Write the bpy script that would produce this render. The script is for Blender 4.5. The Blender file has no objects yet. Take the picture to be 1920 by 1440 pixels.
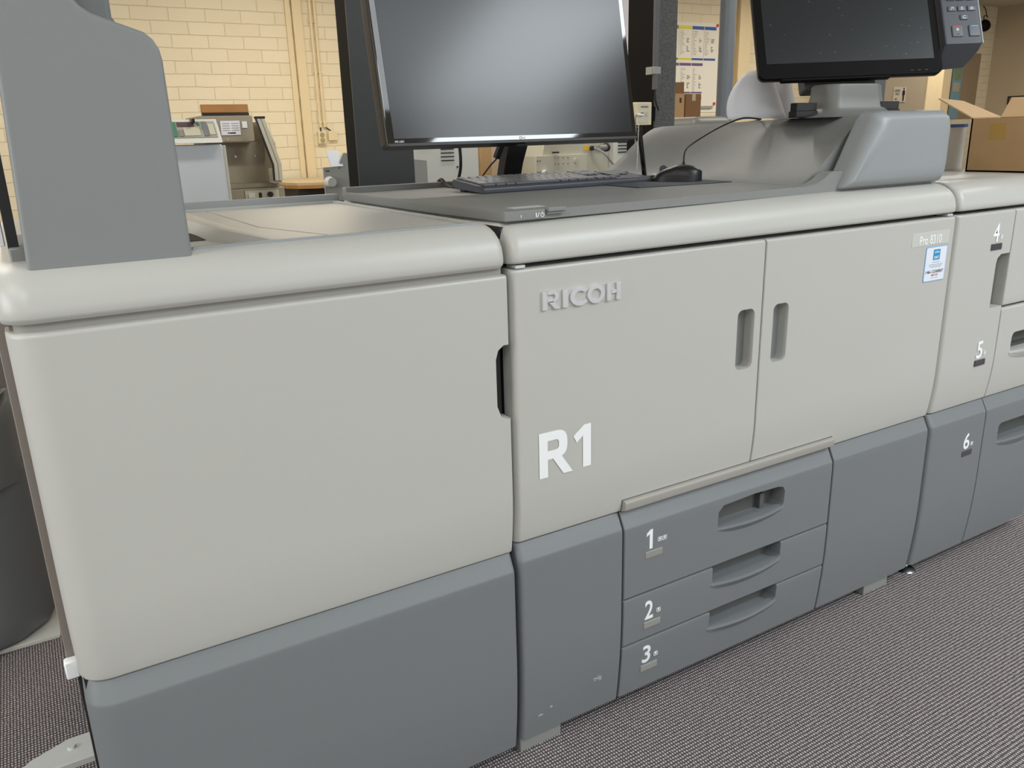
import bpy, bmesh, math, random
from mathutils import Vector, Matrix
random.seed(7)
PI = math.pi
scn = bpy.context.scene
col = scn.collection

# ------------------------------------------------------------------ camera
cam_d = bpy.data.cameras.new('camera')
cam = bpy.data.objects.new('camera', cam_d)
col.objects.link(cam)
cam_d.sensor_fit = 'HORIZONTAL'
cam_d.sensor_width = 36.0
cam_d.lens = 36.0 * 1524.95 / 1920.0
cam_d.clip_start = 0.02
cam_d.clip_end = 60
_yaw, _pit, _rol = 0.53083, -0.296851, -0.028637
_f = Vector((math.sin(_yaw) * math.cos(_pit), math.cos(_yaw) * math.cos(_pit), math.sin(_pit)))
_r = _f.cross(Vector((0, 0, 1))).normalized()
_u = _r.cross(_f)
_r2 = _r * math.cos(_rol) + _u * math.sin(_rol)
_u2 = -_r * math.sin(_rol) + _u * math.cos(_rol)
m = Matrix((_r2, _u2, -_f)).transposed().to_4x4()
m.translation = Vector((-0.619096, -1.052786, 1.095906))
cam.matrix_world = m
scn.camera = cam

# ------------------------------------------------------------------ view, world
scn.view_settings.view_transform = 'Standard'
scn.view_settings.look = 'None'
scn.view_settings.gamma = 1.0
scn.view_settings.use_curve_mapping = False
scn.view_settings.exposure = -0.03
world = bpy.data.worlds.new('world')
scn.world = world
world.use_nodes = True
world.node_tree.nodes['Background'].inputs[0].default_value = (0.85, 0.93, 1.0, 1)
world.node_tree.nodes['Background'].inputs[1].default_value = 0.6


def area(name, loc, rot, sx, sy, power, color):
    d = bpy.data.lights.new(name, 'AREA')
    d.shape = 'RECTANGLE'
    d.size = sx
    d.size_y = sy
    d.energy = power
    d.color = color
    o = bpy.data.objects.new(name, d)
    o.location = loc
    o.rotation_euler = rot
    col.objects.link(o)
    return o


COOL = (0.87, 0.945, 1.0)
WARM = (1.0, 0.90, 0.74)
NEUTRAL = (1.0, 0.97, 0.92)
CEIL = 2.72
# daylight through two rooflights behind the photographer, and through the window band of the front wall
area('rooflight_daylight', (1.18, -2.22, CEIL + 0.02), (0, 0, 0), 0.96, 1.60, 20, COOL)
area('rooflight_daylight', (2.25, -2.22, CEIL + 0.02), (0, 0, 0), 1.12, 1.60, 80, COOL)
area('rooflight_daylight', (2.75, -3.75, CEIL + 0.02), (0, 0, 0), 1.30, 0.72, 42, COOL)
area('rooflight_daylight', (-1.9, -2.35, CEIL + 0.02), (0, 0, 0), 1.2, 1.5, 48, COOL)
area('window_daylight', (1.2, -4.93, 1.5), (PI / 2, 0, 0), 7.0, 1.3, 50, COOL)
area('side_window_daylight', (-3.93, 0.1, 1.5), (PI / 2, 0, -PI / 2), 2.4, 1.3, 62, COOL)
area('window_daylight', (8.5, -4.93, 1.5), (PI / 2, 0, 0), 5.0, 1.3, 45, COOL)


# ------------------------------------------------------------------ materials
def lin(c):
    r = []
    for v in c:
        v /= 255.0
        r.append(v / 12.92 if v <= 0.04045 else ((v + 0.055) / 1.055) ** 2.4)
    return (r[0], r[1], r[2], 1)


def mat(name, rgb, rough=0.5, metal=0.0, spec=0.5, bump=0.0, bscale=300.0, var=0.0, vscale=3.0, coat=0.0,
        trans=0.0, emit=None, estr=1.0):
    mt = bpy.data.materials.new(name)
    mt.use_nodes = True
    nt = mt.node_tree
    b = nt.nodes['Principled BSDF']
    b.inputs['Base Color'].default_value = lin(rgb)
    b.inputs['Roughness'].default_value = rough
    b.inputs['Metallic'].default_value = metal
    b.inputs['Specular IOR Level'].default_value = spec
    b.inputs['Coat Weight'].default_value = coat
    b.inputs['Transmission Weight'].default_value = trans
    if emit:
        b.inputs['Emission Color'].default_value = lin(emit)
        b.inputs['Emission Strength'].default_value = estr
    tc = nt.nodes.new('ShaderNodeTexCoord')
    if bump:
        n = nt.nodes.new('ShaderNodeTexNoise')
        n.inputs['Scale'].default_value = bscale
        n.inputs['Detail'].default_value = 2
        bp = nt.nodes.new('ShaderNodeBump')
        bp.inputs['Strength'].default_value = bump
        bp.inputs['Distance'].default_value = 0.002
        nt.links.new(tc.outputs['Object'], n.inputs['Vector'])
        nt.links.new(n.outputs['Fac'], bp.inputs['Height'])
        nt.links.new(bp.outputs['Normal'], b.inputs['Normal'])
    if var:
        n = nt.nodes.new('ShaderNodeTexNoise')
        n.inputs['Scale'].default_value = vscale
        n.inputs['Detail'].default_value = 4
        mx = nt.nodes.new('ShaderNodeMix')
        mx.data_type = 'RGBA'
        c = lin(rgb)
        mx.inputs[6].default_value = (c[0] * (1 - var), c[1] * (1 - var), c[2] * (1 - var), 1)
        mx.inputs[7].default_value = (min(1, c[0] * (1 + var)), min(1, c[1] * (1 + var)), min(1, c[2] * (1 + var)), 1)
        nt.links.new(tc.outputs['Object'], n.inputs['Vector'])
        nt.links.new(n.outputs['Fac'], mx.inputs[0])
        nt.links.new(mx.outputs[2], b.inputs['Base Color'])
    return mt


M = {}
M['cream'] = mat('cream_plastic', (194, 193, 187), 0.36, bump=0.06, bscale=900, var=0.012)
M['grey'] = mat('slate_grey_plastic', (122, 126, 128), 0.45, bump=0.08, bscale=900, var=0.02)
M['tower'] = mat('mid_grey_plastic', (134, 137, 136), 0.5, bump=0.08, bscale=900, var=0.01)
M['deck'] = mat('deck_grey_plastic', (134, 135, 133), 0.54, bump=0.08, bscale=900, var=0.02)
M['block'] = mat('block_grey_plastic', (150, 154, 155), 0.38, bump=0.06, bscale=900)
M['gap'] = mat('dark_frame', (38, 38, 38), 0.7)
M['foot'] = mat('foot_grey', (140, 142, 138), 0.6)
M['taupe'] = mat('taupe_frame', (140, 131, 123), 0.6)
M['white'] = mat('white_paint', (250, 252, 252), 0.5)
M['chrome'] = mat('satin_chrome', (228, 229, 232), 0.35, metal=0.55, var=0.06, vscale=60)
M['steel'] = mat('zinc_steel', (200, 205, 205), 0.25, metal=1.0)
M['black'] = mat('black_plastic', (22, 22, 23), 0.4)
M['gloss'] = mat('gloss_black_bezel', (8, 8, 9), 0.04, spec=0.9)
M['screen'] = mat('matt_screen', (9, 10, 11), 0.19, spec=0.42)
M['tscreen'] = mat('touch_glass', (40, 43, 44), 0.3, spec=0.3)
M['keyb'] = mat('keyboard_grey', (72, 75, 82), 0.4)
M['key'] = mat('key_grey', (98, 99, 102), 0.45)
M['pad'] = mat('mousepad_grey', (74, 78, 82), 0.8)
M['keypad'] = mat('keypad_slate', (68, 71, 78), 0.45)
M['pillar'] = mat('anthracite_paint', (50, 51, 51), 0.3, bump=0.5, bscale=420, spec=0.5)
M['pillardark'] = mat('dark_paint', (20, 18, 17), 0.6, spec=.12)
M['pillarlit'] = mat('pillar_glancing_light', (84, 84, 83), 0.35, bump=.6, bscale=200, spec=0.5, var=1.0, vscale=130)  # same paint as the other pillar; glancing light and sparkle put into colour
M['conduit'] = mat('grey_conduit', (92, 94, 96), 0.45)
M['pipe'] = mat('blue_grey_pipe', (106, 113, 120), 0.4)
M['creampaint'] = mat('cream_gloss_paint', (232, 215, 178), 0.4)
M['socket'] = mat('ivory_socket', (228, 217, 180), 0.4)
M['ivory'] = mat('ivory_metal', (196, 192, 172), 0.5)
M['greymetal'] = mat('grey_metal', (164, 164, 156), 0.5)
M['taupemetal'] = mat('taupe_metal', (156, 147, 128), 0.5, var=0.02)
M['paleblue'] = mat('pale_blue_grey_metal', (208, 214, 220), 0.5)
M['offwhite'] = mat('offwhite_metal', (214, 214, 206), 0.5)
M['card'] = mat('cardboard', (182, 148, 106), 0.85, var=0.05, vscale=20)
M['carddark'] = mat('dark_cardboard', (132, 98, 66), 0.85, var=0.05, vscale=20)
M['cardlight'] = mat('cardboard_inside', (214, 180, 138), 0.85)
M['wood'] = mat('oak_veneer', (172, 122, 66), 0.5, var=0.12, vscale=12)
M['desktop'] = mat('beige_laminate', (196, 178, 142), 0.4)
M['paper'] = mat('white_paper', (236, 237, 244), 0.6)
M['yellow'] = mat('yellow_label', (240, 190, 40), 0.5)
M['blue'] = mat('blue_print', (40, 90, 170), 0.5)
M['skyblue'] = mat('sky_blue_print', (40, 150, 200), 0.5)
M['red'] = mat('red_print', (205, 70, 60), 0.5)
M['cyan'] = mat('cyan_mark', (70, 190, 215), 0.4)
M['ink'] = mat('grey_ink', (120, 120, 124), 0.6)
M['darkink'] = mat('dark_ink', (40, 42, 50), 0.6)
M['purple'] = mat('purple_print', (100, 86, 130), 0.5)
M['orange'] = mat('orange_print', (226, 132, 90), 0.5)
M['green'] = mat('green_print', (70, 130, 100), 0.5)
M['yprint'] = mat('yellow_print', (226, 214, 80), 0.5)
M['tape'] = mat('clear_tape', (196, 176, 150), 0.35)
M['window'] = mat('smoked_window', (70, 72, 68), 0.15)
M['cableblack'] = mat('black_cable', (20, 20, 22), 0.45)
M['cablegrey'] = mat('grey_cable', (140, 140, 140), 0.45)
M['partition'] = mat('taupe_partition', (158, 147, 128), 0.6)
M['ceil'] = mat('ceiling_tile', (205, 200, 186), 0.9)
M['wallplain'] = mat('plain_beige_wall', (188, 174, 150), 0.85, var=0.02)
M['lamp'] = mat('lamp_diffuser', (255, 246, 226), 0.5, emit=(255, 238, 205), estr=5.0)
M['glass'] = mat('window_daylight_pane', (220, 235, 250), 0.2, emit=(225, 238, 255), estr=3.0)
M['mustard'] = mat('card_label', (180, 144, 74), 0.8)


def brick_mat():
    mt = bpy.data.materials.new('painted_brick')
    mt.use_nodes = True
    nt = mt.node_tree
    b = nt.nodes['Principled BSDF']
    b.inputs['Roughness'].default_value = 0.6
    tc = nt.nodes.new('ShaderNodeTexCoord')
    sx = nt.nodes.new('ShaderNodeSeparateXYZ')
    cx = nt.nodes.new('ShaderNodeCombineXYZ')
    nt.links.new(tc.outputs['Object'], sx.inputs[0])
    nt.links.new(sx.outputs['X'], cx.inputs['X'])
    nt.links.new(sx.outputs['Z'], cx.inputs['Y'])
    nz = nt.nodes.new('ShaderNodeTexNoise')
    nz.inputs['Scale'].default_value = 6
    va = nt.nodes.new('ShaderNodeVectorMath')
    va.operation = 'MULTIPLY_ADD'
    va.inputs[1].default_value = (0.012, 0.012, 0)
    nt.links.new(cx.outputs[0], nz.inputs['Vector'])
    nt.links.new(nz.outputs['Color'], va.inputs[0])
    nt.links.new(cx.outputs[0], va.inputs[2])
    br = nt.nodes.new('ShaderNodeTexBrick')
    br.inputs['Scale'].default_value = 1.0
    br.inputs['Brick Width'].default_value = 0.30
    br.inputs['Row Height'].default_value = 0.105
    br.inputs['Mortar Size'].default_value = 0.0045
    br.inputs['Mortar Smooth'].default_value = 0.8
    br.inputs['Color1'].default_value = lin((238, 228, 202))
    br.inputs['Color2'].default_value = lin((234, 223, 196))
    br.inputs['Mortar'].default_value = lin((230, 219, 191))
    nt.links.new(va.outputs[0], br.inputs['Vector'])
    nt.links.new(br.outputs['Color'], b.inputs['Base Color'])
    n2 = nt.nodes.new('ShaderNodeTexNoise')
    n2.inputs['Scale'].default_value = 18
    nt.links.new(tc.outputs['Object'], n2.inputs['Vector'])
    ad = nt.nodes.new('ShaderNodeMath')
    ad.operation = 'MULTIPLY_ADD'
    ad.inputs[1].default_value = -1.0
    nt.links.new(br.outputs['Fac'], ad.inputs[0])
    ml = nt.nodes.new('ShaderNodeMath')
    ml.operation = 'MULTIPLY'
    ml.inputs[1].default_value = 0.55
    nt.links.new(n2.outputs['Fac'], ml.inputs[0])
    nt.links.new(ml.outputs[0], ad.inputs[2])
    bp = nt.nodes.new('ShaderNodeBump')
    bp.inputs['Strength'].default_value = 0.7
    bp.inputs['Distance'].default_value = 0.007
    nt.links.new(ad.outputs[0], bp.inputs['Height'])
    nt.links.new(bp.outputs['Normal'], b.inputs['Normal'])
    return mt


def carpet_mat():
    mt = bpy.data.materials.new('woven_carpet')
    mt.use_nodes = True
    nt = mt.node_tree
    b = nt.nodes['Principled BSDF']
    b.inputs['Roughness'].default_value = 0.9
    b.inputs['Specular IOR Level'].default_value = 0.2
    tc = nt.nodes.new('ShaderNodeTexCoord')
    nz = nt.nodes.new('ShaderNodeTexNoise')
    nz.inputs['Scale'].default_value = 90
    va = nt.nodes.new('ShaderNodeVectorMath')
    va.operation = 'MULTIPLY_ADD'
    va.inputs[1].default_value = (0.0032, 0.0032, 0)
    nt.links.new(tc.outputs['Object'], nz.inputs['Vector'])
    nt.links.new(nz.outputs['Color'], va.inputs[0])
    nt.links.new(tc.outputs['Object'], va.inputs[2])
    sx = nt.nodes.new('ShaderNodeSeparateXYZ')
    nt.links.new(va.outputs[0], sx.inputs[0])

    def wave(sock, pitch):
        a = nt.nodes.new('ShaderNodeMath')
        a.operation = 'MULTIPLY'
        a.inputs[1].default_value = 2 * PI / pitch
        nt.links.new(sock, a.inputs[0])
        s = nt.nodes.new('ShaderNodeMath')
        s.operation = 'SINE'
        nt.links.new(a.outputs[0], s.inputs[0])
        c = nt.nodes.new('ShaderNodeMath')
        c.operation = 'MULTIPLY_ADD'
        c.inputs[1].default_value = 0.5
        c.inputs[2].default_value = 0.5
        nt.links.new(s.outputs[0], c.inputs[0])
        return c.outputs[0]
    wx = wave(sx.outputs['X'], 0.0056)
    wy = wave(sx.outputs['Y'], 0.0074)
    mu = nt.nodes.new('ShaderNodeMath')
    mu.operation = 'MULTIPLY'
    nt.links.new(wx, mu.inputs[0])
    nt.links.new(wy, mu.inputs[1])
    big = nt.nodes.new('ShaderNodeTexNoise')
    big.inputs['Scale'].default_value = 160
    big.inputs['Detail'].default_value = 3
    nt.links.new(tc.outputs['Object'], big.inputs['Vector'])
    ad = nt.nodes.new('ShaderNodeMath')
    ad.operation = 'MULTIPLY_ADD'
    ad.inputs[1].default_value = 0.75
    ad.inputs[2].default_value = -0.30
    nt.links.new(big.outputs['Fac'], ad.inputs[0])
    ad2 = nt.nodes.new('ShaderNodeMath')
    ad2.operation = 'ADD'
    nt.links.new(mu.outputs[0], ad2.inputs[0])
    nt.links.new(ad.outputs[0], ad2.inputs[1])
    rp = nt.nodes.new('ShaderNodeValToRGB')
    rp.color_ramp.elements[0].position = 0.12
    rp.color_ramp.elements[0].color = lin((82, 75, 76))
    rp.color_ramp.elements[1].position = 0.75
    rp.color_ramp.elements[1].color = lin((205, 196, 196))
    e = rp.color_ramp.elements.new(0.42)
    e.color = lin((136, 127, 127))
    nt.links.new(ad2.outputs[0], rp.inputs[0])
    nt.links.new(rp.outputs[0], b.inputs['Base Color'])
    bp = nt.nodes.new('ShaderNodeBump')
    bp.inputs['Strength'].default_value = 0.6
    bp.inputs['Distance'].default_value = 0.002
    nt.links.new(mu.outputs[0], bp.inputs['Height'])
    nt.links.new(bp.outputs['Normal'], b.inputs['Normal'])
    return mt


def map_mat():
    mt = bpy.data.materials.new('printed_map')
    mt.use_nodes = True
    nt = mt.node_tree
    b = nt.nodes['Principled BSDF']
    tc = nt.nodes.new('ShaderNodeTexCoord')
    n = nt.nodes.new('ShaderNodeTexNoise')
    n.inputs['Scale'].default_value = 3.2
    n.inputs['Detail'].default_value = 6
    nt.links.new(tc.outputs['Object'], n.inputs['Vector'])
    sx = nt.nodes.new('ShaderNodeSeparateXYZ')
    nt.links.new(tc.outputs['Object'], sx.inputs[0])
    ma = nt.nodes.new('ShaderNodeMath')
    ma.operation = 'MULTIPLY_ADD'
    ma.inputs[1].default_value = 0.55
    nt.links.new(sx.outputs['X'], ma.inputs[0])
    nt.links.new(n.outputs['Fac'], ma.inputs[2])
    rp = nt.nodes.new('ShaderNodeValToRGB')
    rp.color_ramp.interpolation = 'CONSTANT'
    els = [(0.0, (96, 138, 160)), (0.58, (176, 164, 118)), (0.66, (150, 140, 120)), (0.8, (134, 128, 116)),
           (0.9, (156, 140, 116))]
    rp.color_ramp.elements[0].position = 0
    rp.color_ramp.elements[0].color = lin(els[0][1])
    rp.color_ramp.elements[1].position = els[1][0]
    rp.color_ramp.elements[1].color = lin(els[1][1])
    for p, c in els[2:]:
        e = rp.color_ramp.elements.new(p)
        e.color = lin(c)
    nt.links.new(ma.outputs[0], rp.inputs[0])
    nt.links.new(rp.outputs[0], b.inputs['Base Color'])
    return mt


M['brick'] = brick_mat()
M['carpet'] = carpet_mat()
M['map'] = map_mat()


# ------------------------------------------------------------------ helpers
def root(name, label, cat, loc=(0, 0, 0), group=None, rz=0.0):
    o = bpy.data.objects.new(name, None)
    o.empty_display_size = 0.05
    col.objects.link(o)
    o.location = loc
    o.rotation_euler = (0, 0, rz)
    o['label'] = label
    o['category'] = cat
    if group:
        o['group'] = group
    return o


def tag(o, label, cat, group=None):
    o['label'] = label
    o['category'] = cat
    if group:
        o['group'] = group
    return o


def wn(o):
    md = o.modifiers.new('normals', 'WEIGHTED_NORMAL')
    md.keep_sharp = True
    md.weight = 80


def obj(name, bm, mt, parent=None, label=None, smooth=True, loc=None, rot=None, ang=40):
    if isinstance(bm, bpy.types.Mesh):
        me = bm
        me.name = name
    else:
        me = bpy.data.meshes.new(name)
        bmesh.ops.recalc_face_normals(bm, faces=bm.faces[:])
        bm.to_mesh(me)
        bm.free()
    me.materials.clear()
    me.materials.append(M[mt] if isinstance(mt, str) else mt)
    o = bpy.data.objects.new(name, me)
    col.objects.link(o)
    if smooth:
        for p in me.polygons:
            p.use_smooth = True
        try:
            me.set_sharp_from_angle(angle=math.radians(ang))
        except Exception:
            pass
        if len(me.polygons) < 4000:
            wn(o)
    if parent:
        o.parent = parent
    if loc:
        o.location = loc
    if rot:
        o.rotation_euler = rot
    if label:
        o['label'] = label
    return o


def struct(o):
    o['kind'] = 'structure'
    return o


def box(x0, x1, y0, y1, z0, z1, bev=0.0, seg=3, bm=None):
    bm2 = bmesh.new()
    bmesh.ops.create_cube(bm2, size=1)
    for v in bm2.verts:
        v.co = Vector(((x0 + x1) / 2 + v.co.x * (x1 - x0), (y0 + y1) / 2 + v.co.y * (y1 - y0),
                       (z0 + z1) / 2 + v.co.z * (z1 - z0)))
    if bev:
        bmesh.ops.bevel(bm2, geom=bm2.edges[:], offset=bev, segments=seg, affect='EDGES', profile=0.5,
                        clamp_overlap=True)
    if bm is None:
        return bm2
    return join(bm, bm2)


def join(a, b):
    me = bpy.data.meshes.new('tmp')
    b.to_mesh(me)
    b.free()
    a.from_mesh(me)
    bpy.data.meshes.remove(me)
    return a


def cyl(p0, p1, r0, r1=None, n=20, bm=None):
    p0 = Vector(p0)
    p1 = Vector(p1)
    r1 = r0 if r1 is None else r1
    d = p1 - p0
    bm2 = bmesh.new()
    bmesh.ops.create_cone(bm2, cap_ends=True, segments=n, radius1=r0, radius2=r1, depth=d.length)
    q = Vector((0, 0, 1)).rotation_difference(d.normalized())
    bmesh.ops.transform(bm2, matrix=Matrix.Translation((p0 + p1) / 2) @ q.to_matrix().to_4x4(), verts=bm2.verts)
    if bm is None:
        return bm2
    return join(bm, bm2)


def prism(pts, axis, a0, a1, bev=0.0, seg=2):
    """extrude a 2D outline along an axis: pts are (u,v) in the other two axes (in x,y,z order)"""
    bm = bmesh.new()

    def P(u, v, a):
        return {0: (a, u, v), 1: (u, a, v), 2: (u, v, a)}[axis]
    A = [bm.verts.new(P(u, v, a0)) for u, v in pts]
    B = [bm.verts.new(P(u, v, a1)) for u, v in pts]
    bm.faces.new(A)
    bm.faces.new(B[::-1])
    n = len(pts)
    for i in range(n):
        bm.faces.new((A[i], A[(i + 1) % n], B[(i + 1) % n], B[i]))
    bmesh.ops.recalc_face_normals(bm, faces=bm.faces[:])
    if bev:
        es = [e for e in bm.edges if e.calc_face_angle(0) > 0.6]
        bmesh.ops.bevel(bm, geom=es, offset=bev, segments=seg, affect='EDGES', profile=0.5, clamp_overlap=True)
    return bm


def rrect(x0, x1, y0, y1, r, n=5):
    pts = []
    for cx, cy, a in ((x1 - r, y1 - r, 0), (x0 + r, y1 - r, PI / 2), (x0 + r, y0 + r, PI), (x1 - r, y0 + r, 1.5 * PI)):
        for i in range(n + 1):
            t = a + PI / 2 * i / n
            pts.append((cx + r * math.cos(t), cy + r * math.sin(t)))
    return pts


def loft(rings, cap0=True, cap1=True, closed=True):
    bm = bmesh.new()
    R = [[bm.verts.new(p) for p in ring] for ring in rings]
    n = len(R[0])
    for a, b in zip(R, R[1:]):
        for i in range(n if closed else n - 1):
            bm.faces.new((a[i], a[(i + 1) % n], b[(i + 1) % n], b[i]))
    if cap0:
        bm.faces.new(R[0][::-1])
    if cap1:
        bm.faces.new(R[-1])
    bmesh.ops.recalc_face_normals(bm, faces=bm.faces[:])
    return bm


def shell(x0, x1, y0, y1, prof, rl=0.01, rr=0.01, sl=1.0, sr=1.0, n=8):
    """solid whose plan is a rounded rectangle; prof = [(inset, z)...]; inset applies to front fully, sides by sl / sr"""
    rings = []
    for off, z in prof:
        a = x0 + sl * off
        b = x1 - sr * off
        f = y0 + off
        ring = [(a, y1, z)]
        for i in range(n + 1):
            t = PI + PI / 2 * i / n
            ring.append((a + rl + rl * math.cos(t), f + rl + rl * math.sin(t), z))
        for i in range(n + 1):
            t = 1.5 * PI + PI / 2 * i / n
            ring.append((b - rr + rr * math.cos(t), f + rr + rr * math.sin(t), z))
        ring.append((b, y1, z))
        rings.append(ring)
    return loft(rings)


def tube(pts, r, n=8, sub=6):
    P = [Vector(p) for p in pts]
    S = []
    for i in range(len(P) - 1):
        p0 = P[max(i - 1, 0)]
        p1, p2 = P[i], P[i + 1]
        p3 = P[min(i + 2, len(P) - 1)]
        for k in range(sub):
            t = k / sub
            S.append(0.5 * ((2 * p1) + (p2 - p0) * t + (2 * p0 - 5 * p1 + 4 * p2 - p3) * t * t +
                            (-p0 + 3 * p1 - 3 * p2 + p3) * t ** 3))
    S.append(P[-1])
    rings = []
    up = Vector((0, 0, 1))
    for i, s in enumerate(S):
        d = (S[min(i + 1, len(S) - 1)] - S[max(i - 1, 0)]).normalized()
        a = d.cross(up)
        if a.length < 0.1:
            a = d.cross(Vector((0, 1, 0)))
        a.normalize()
        b = d.cross(a)
        rings.append([s + (a * math.cos(2 * PI * k / n) + b * math.sin(2 * PI * k / n)) * r for k in range(n)])
    return loft(rings)


def cut(o, cutters, solver='EXACT'):
    """subtract the cutter meshes from the object and bake the result"""
    cs = []
    o.modifiers.clear()
    for bm in cutters:
        me = bpy.data.meshes.new('cutter')
        bmesh.ops.recalc_face_normals(bm, faces=bm.faces[:])
        bm.to_mesh(me)
        bm.free()
        c = bpy.data.objects.new('cutter', me)
        col.objects.link(c)
        md = o.modifiers.new('b', 'BOOLEAN')
        md.object = c
        md.operation = 'DIFFERENCE'
        md.solver = solver
        cs.append(c)
        c.parent = o.parent
        c.location = o.location
    bpy.context.view_layer.update()
    dg = bpy.context.evaluated_depsgraph_get()
    me = bpy.data.meshes.new_from_object(o.evaluated_get(dg))
    old = o.data
    o.modifiers.clear()
    o.data = me
    bpy.data.meshes.remove(old)
    for c in cs:
        d = c.data
        bpy.data.objects.remove(c)
        bpy.data.meshes.remove(d)
    for p in me.polygons:
        p.use_smooth = True
    me.set_sharp_from_angle(angle=math.radians(35))
    wn(o)
    return o


def text_mesh(s, size, depth=0.0005, bold=0.0, bev=0.0):
    cu = bpy.data.curves.new('t', 'FONT')
    cu.body = s
    cu.size = 1.0
    cu.extrude = depth / size if size else depth
    cu.offset = bold
    cu.bevel_depth = bev
    cu.resolution_u = 6
    t = bpy.data.objects.new('t', cu)
    col.objects.link(t)
    bpy.context.view_layer.update()
    dg = bpy.context.evaluated_depsgraph_get()
    me = bpy.data.meshes.new_from_object(t.evaluated_get(dg))
    bpy.data.objects.remove(t)
    bpy.data.curves.remove(cu)
    return me


def text(name, s, x0, x1, z0, z1, y, mt, parent, depth=0.0006, bold=0.0, label=None, M4=None, yf=None):
    """lettering on a vertical face that looks towards -y, fitted to the rectangle x0..x1, z0..z1"""
    me = text_mesh(s, 1.0, 0.05, bold)
    xs = [v.co.x for v in me.vertices]
    ys = [v.co.y for v in me.vertices]
    ax, bx, ay, by = min(xs), max(xs), min(ys), max(ys)
    for v in me.vertices:
        c = v.co
        v.co = Vector((x0 + (c.x - ax) / (bx - ax) * (x1 - x0), y - (depth if c.z > 0 else -0.0002),
                       z0 + (c.y - ay) / (by - ay) * (z1 - z0)))
        if yf:
            v.co.y += yf(v.co.z) - y
    if M4:
        me.transform(M4)
    return obj(name, me, mt, parent, label, smooth=False)


# ------------------------------------------------------------------ the room
def room():
    struct(obj('floor', box(-4.2, 13.2, -5.2, 7.0, -0.1, 0.0), 'carpet', smooth=False))
    struct(obj('ceiling', box(-4.2, 13.2, -5.2, 7.0, CEIL + 0.05, CEIL + 0.15), 'ceil', smooth=False))
    struct(obj('wall_back', box(-4.2, 13.2, 6.8, 7.0, -0.02, CEIL + 0.1), 'brick', smooth=False))
    struct(obj('wall_right', box(12.85, 13.0, -5.2, 6.9, -0.02, CEIL + 0.1), 'wallplain', smooth=False))
    struct(obj('wall_left', box(-4.2, -4.0, -5.2, 6.9, -0.02, CEIL + 0.1), 'wallplain', smooth=False))
    struct(obj('wall_front', box(-4.2, 13.2, -5.2, -5.0, -0.02, CEIL + 0.1), 'wallplain', smooth=False))
    # painted steel trims standing on the back wall
    struct(obj('trim_1', join(box(1.735, 1.785, 6.775, 6.8, 0, CEIL + .05, .006),
                              box(1.795, 1.885, 6.76, 6.8, 0, CEIL + .05, .01)), 'creampaint'))
    struct(obj('trim_2', join(box(7.16, 7.26, 6.74, 6.8, 0, CEIL + .05, .008),
                              box(7.30, 7.50, 6.71, 6.8, 0, CEIL + .05, .01)), 'creampaint'))
    struct(obj('wall_partition', box(8.6, 10.05, 6.0, 6.1, 0, 2.4), 'partition', smooth=False))
    struct(obj('trim_3', join(box(10.05, 10.24, 5.98, 6.12, 0, CEIL + .05, .008),
                              box(10.24, 10.5, 6.05, 6.15, 0, CEIL + .05, .008)), 'creampaint'))
    struct(obj('wall_column', box(11.2, 11.55, 6.6, 6.8, 0, CEIL + .05, .004), 'creampaint'))


room()

# ------------------------------------------------------------------ ceiling lamps
lamp_spots = [(-1.5, 2.4), (1.5, 2.4), (4.5, 2.4), (7.5, 2.4), (10.5, 2.4), (-1.5, 5.2), (1.5, 5.2), (4.5, 5.2),
              (7.5, 5.2), (10.5, 5.2), (-2.4, -0.4), (4.6, -0.4), (8.0, -0.4)]
for i, (x, y) in enumerate(lamp_spots):
    rowname = 'over the brick wall' if y > 5 else ('behind the presses' if y > 0 else 'over the aisle in front')
    place = {-1.5: 'leftmost', 1.5: 'second from left', 4.5: 'middle', 7.5: 'second from right', 10.5: 'rightmost',
             -2.4: 'leftmost', 4.6: 'middle', 8.0: 'rightmost'}[x]
    r = root('ceiling_light', 'long fluorescent ceiling light, %s of the row %s' % (place, rowname), 'light', (x, y, CEIL),
             'fluorescent lights on the ceiling')
    obj('housing', box(-.65, .65, -.11, .11, .0, .05, .005), 'white', r)
    obj('diffuser', box(-.62, .62, -.08, .08, -.03, .001, .01), 'lamp', r)
    area('fluorescent_tube_light', (x, y, CEIL - 0.04), (0, 0, 0), 1.2, 0.15, 31 if y > 5 else (25 if y > 0 else 12), WARM if y > 5 else NEUTRAL)

# ------------------------------------------------------------------ main press
PROF_CAP = [(0.16, 0.9705), (0.062, 0.970), (0.050, 0.9692), (0.038, 0.9668), (0.027, 0.9625), (0.017, 0.9562),
            (0.009, 0.9475), (0.003, 0.936), (0.0, 0.922), (0.0, 0.913), (0.002, 0.9095), (0.006, 0.908)]


def prof_door(ztop, zbot):
    p = [(0.010, ztop), (0.005, ztop - 0.0004), (0.002, ztop - 0.002), (0.0, ztop - 0.006)]
    for k in range(9):
        t = k / 8
        p.append((0.0005 + 0.0095 * t ** 2.0, zbot + 0.115 - 0.112 * t))
    p.append((0.012, zbot))
    return p


def prof_low(ztop, zbot):
    p = [(0.030, ztop), (0.0165, ztop - 0.0006), (0.0145, ztop - 0.002), (0.0008, ztop - 0.0285), (0.0, ztop - 0.0305), (-0.0004, ztop - 0.033),
         (-0.001, ztop - 0.045)]
    for k in range(11):
        t = k / 10
        z = zbot + 0.20 * (1 - t)
        p.append((-0.001 + 0.013 * t ** 2.0, z))
    p.append((0.020, zbot - 0.001))
    return p


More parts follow.
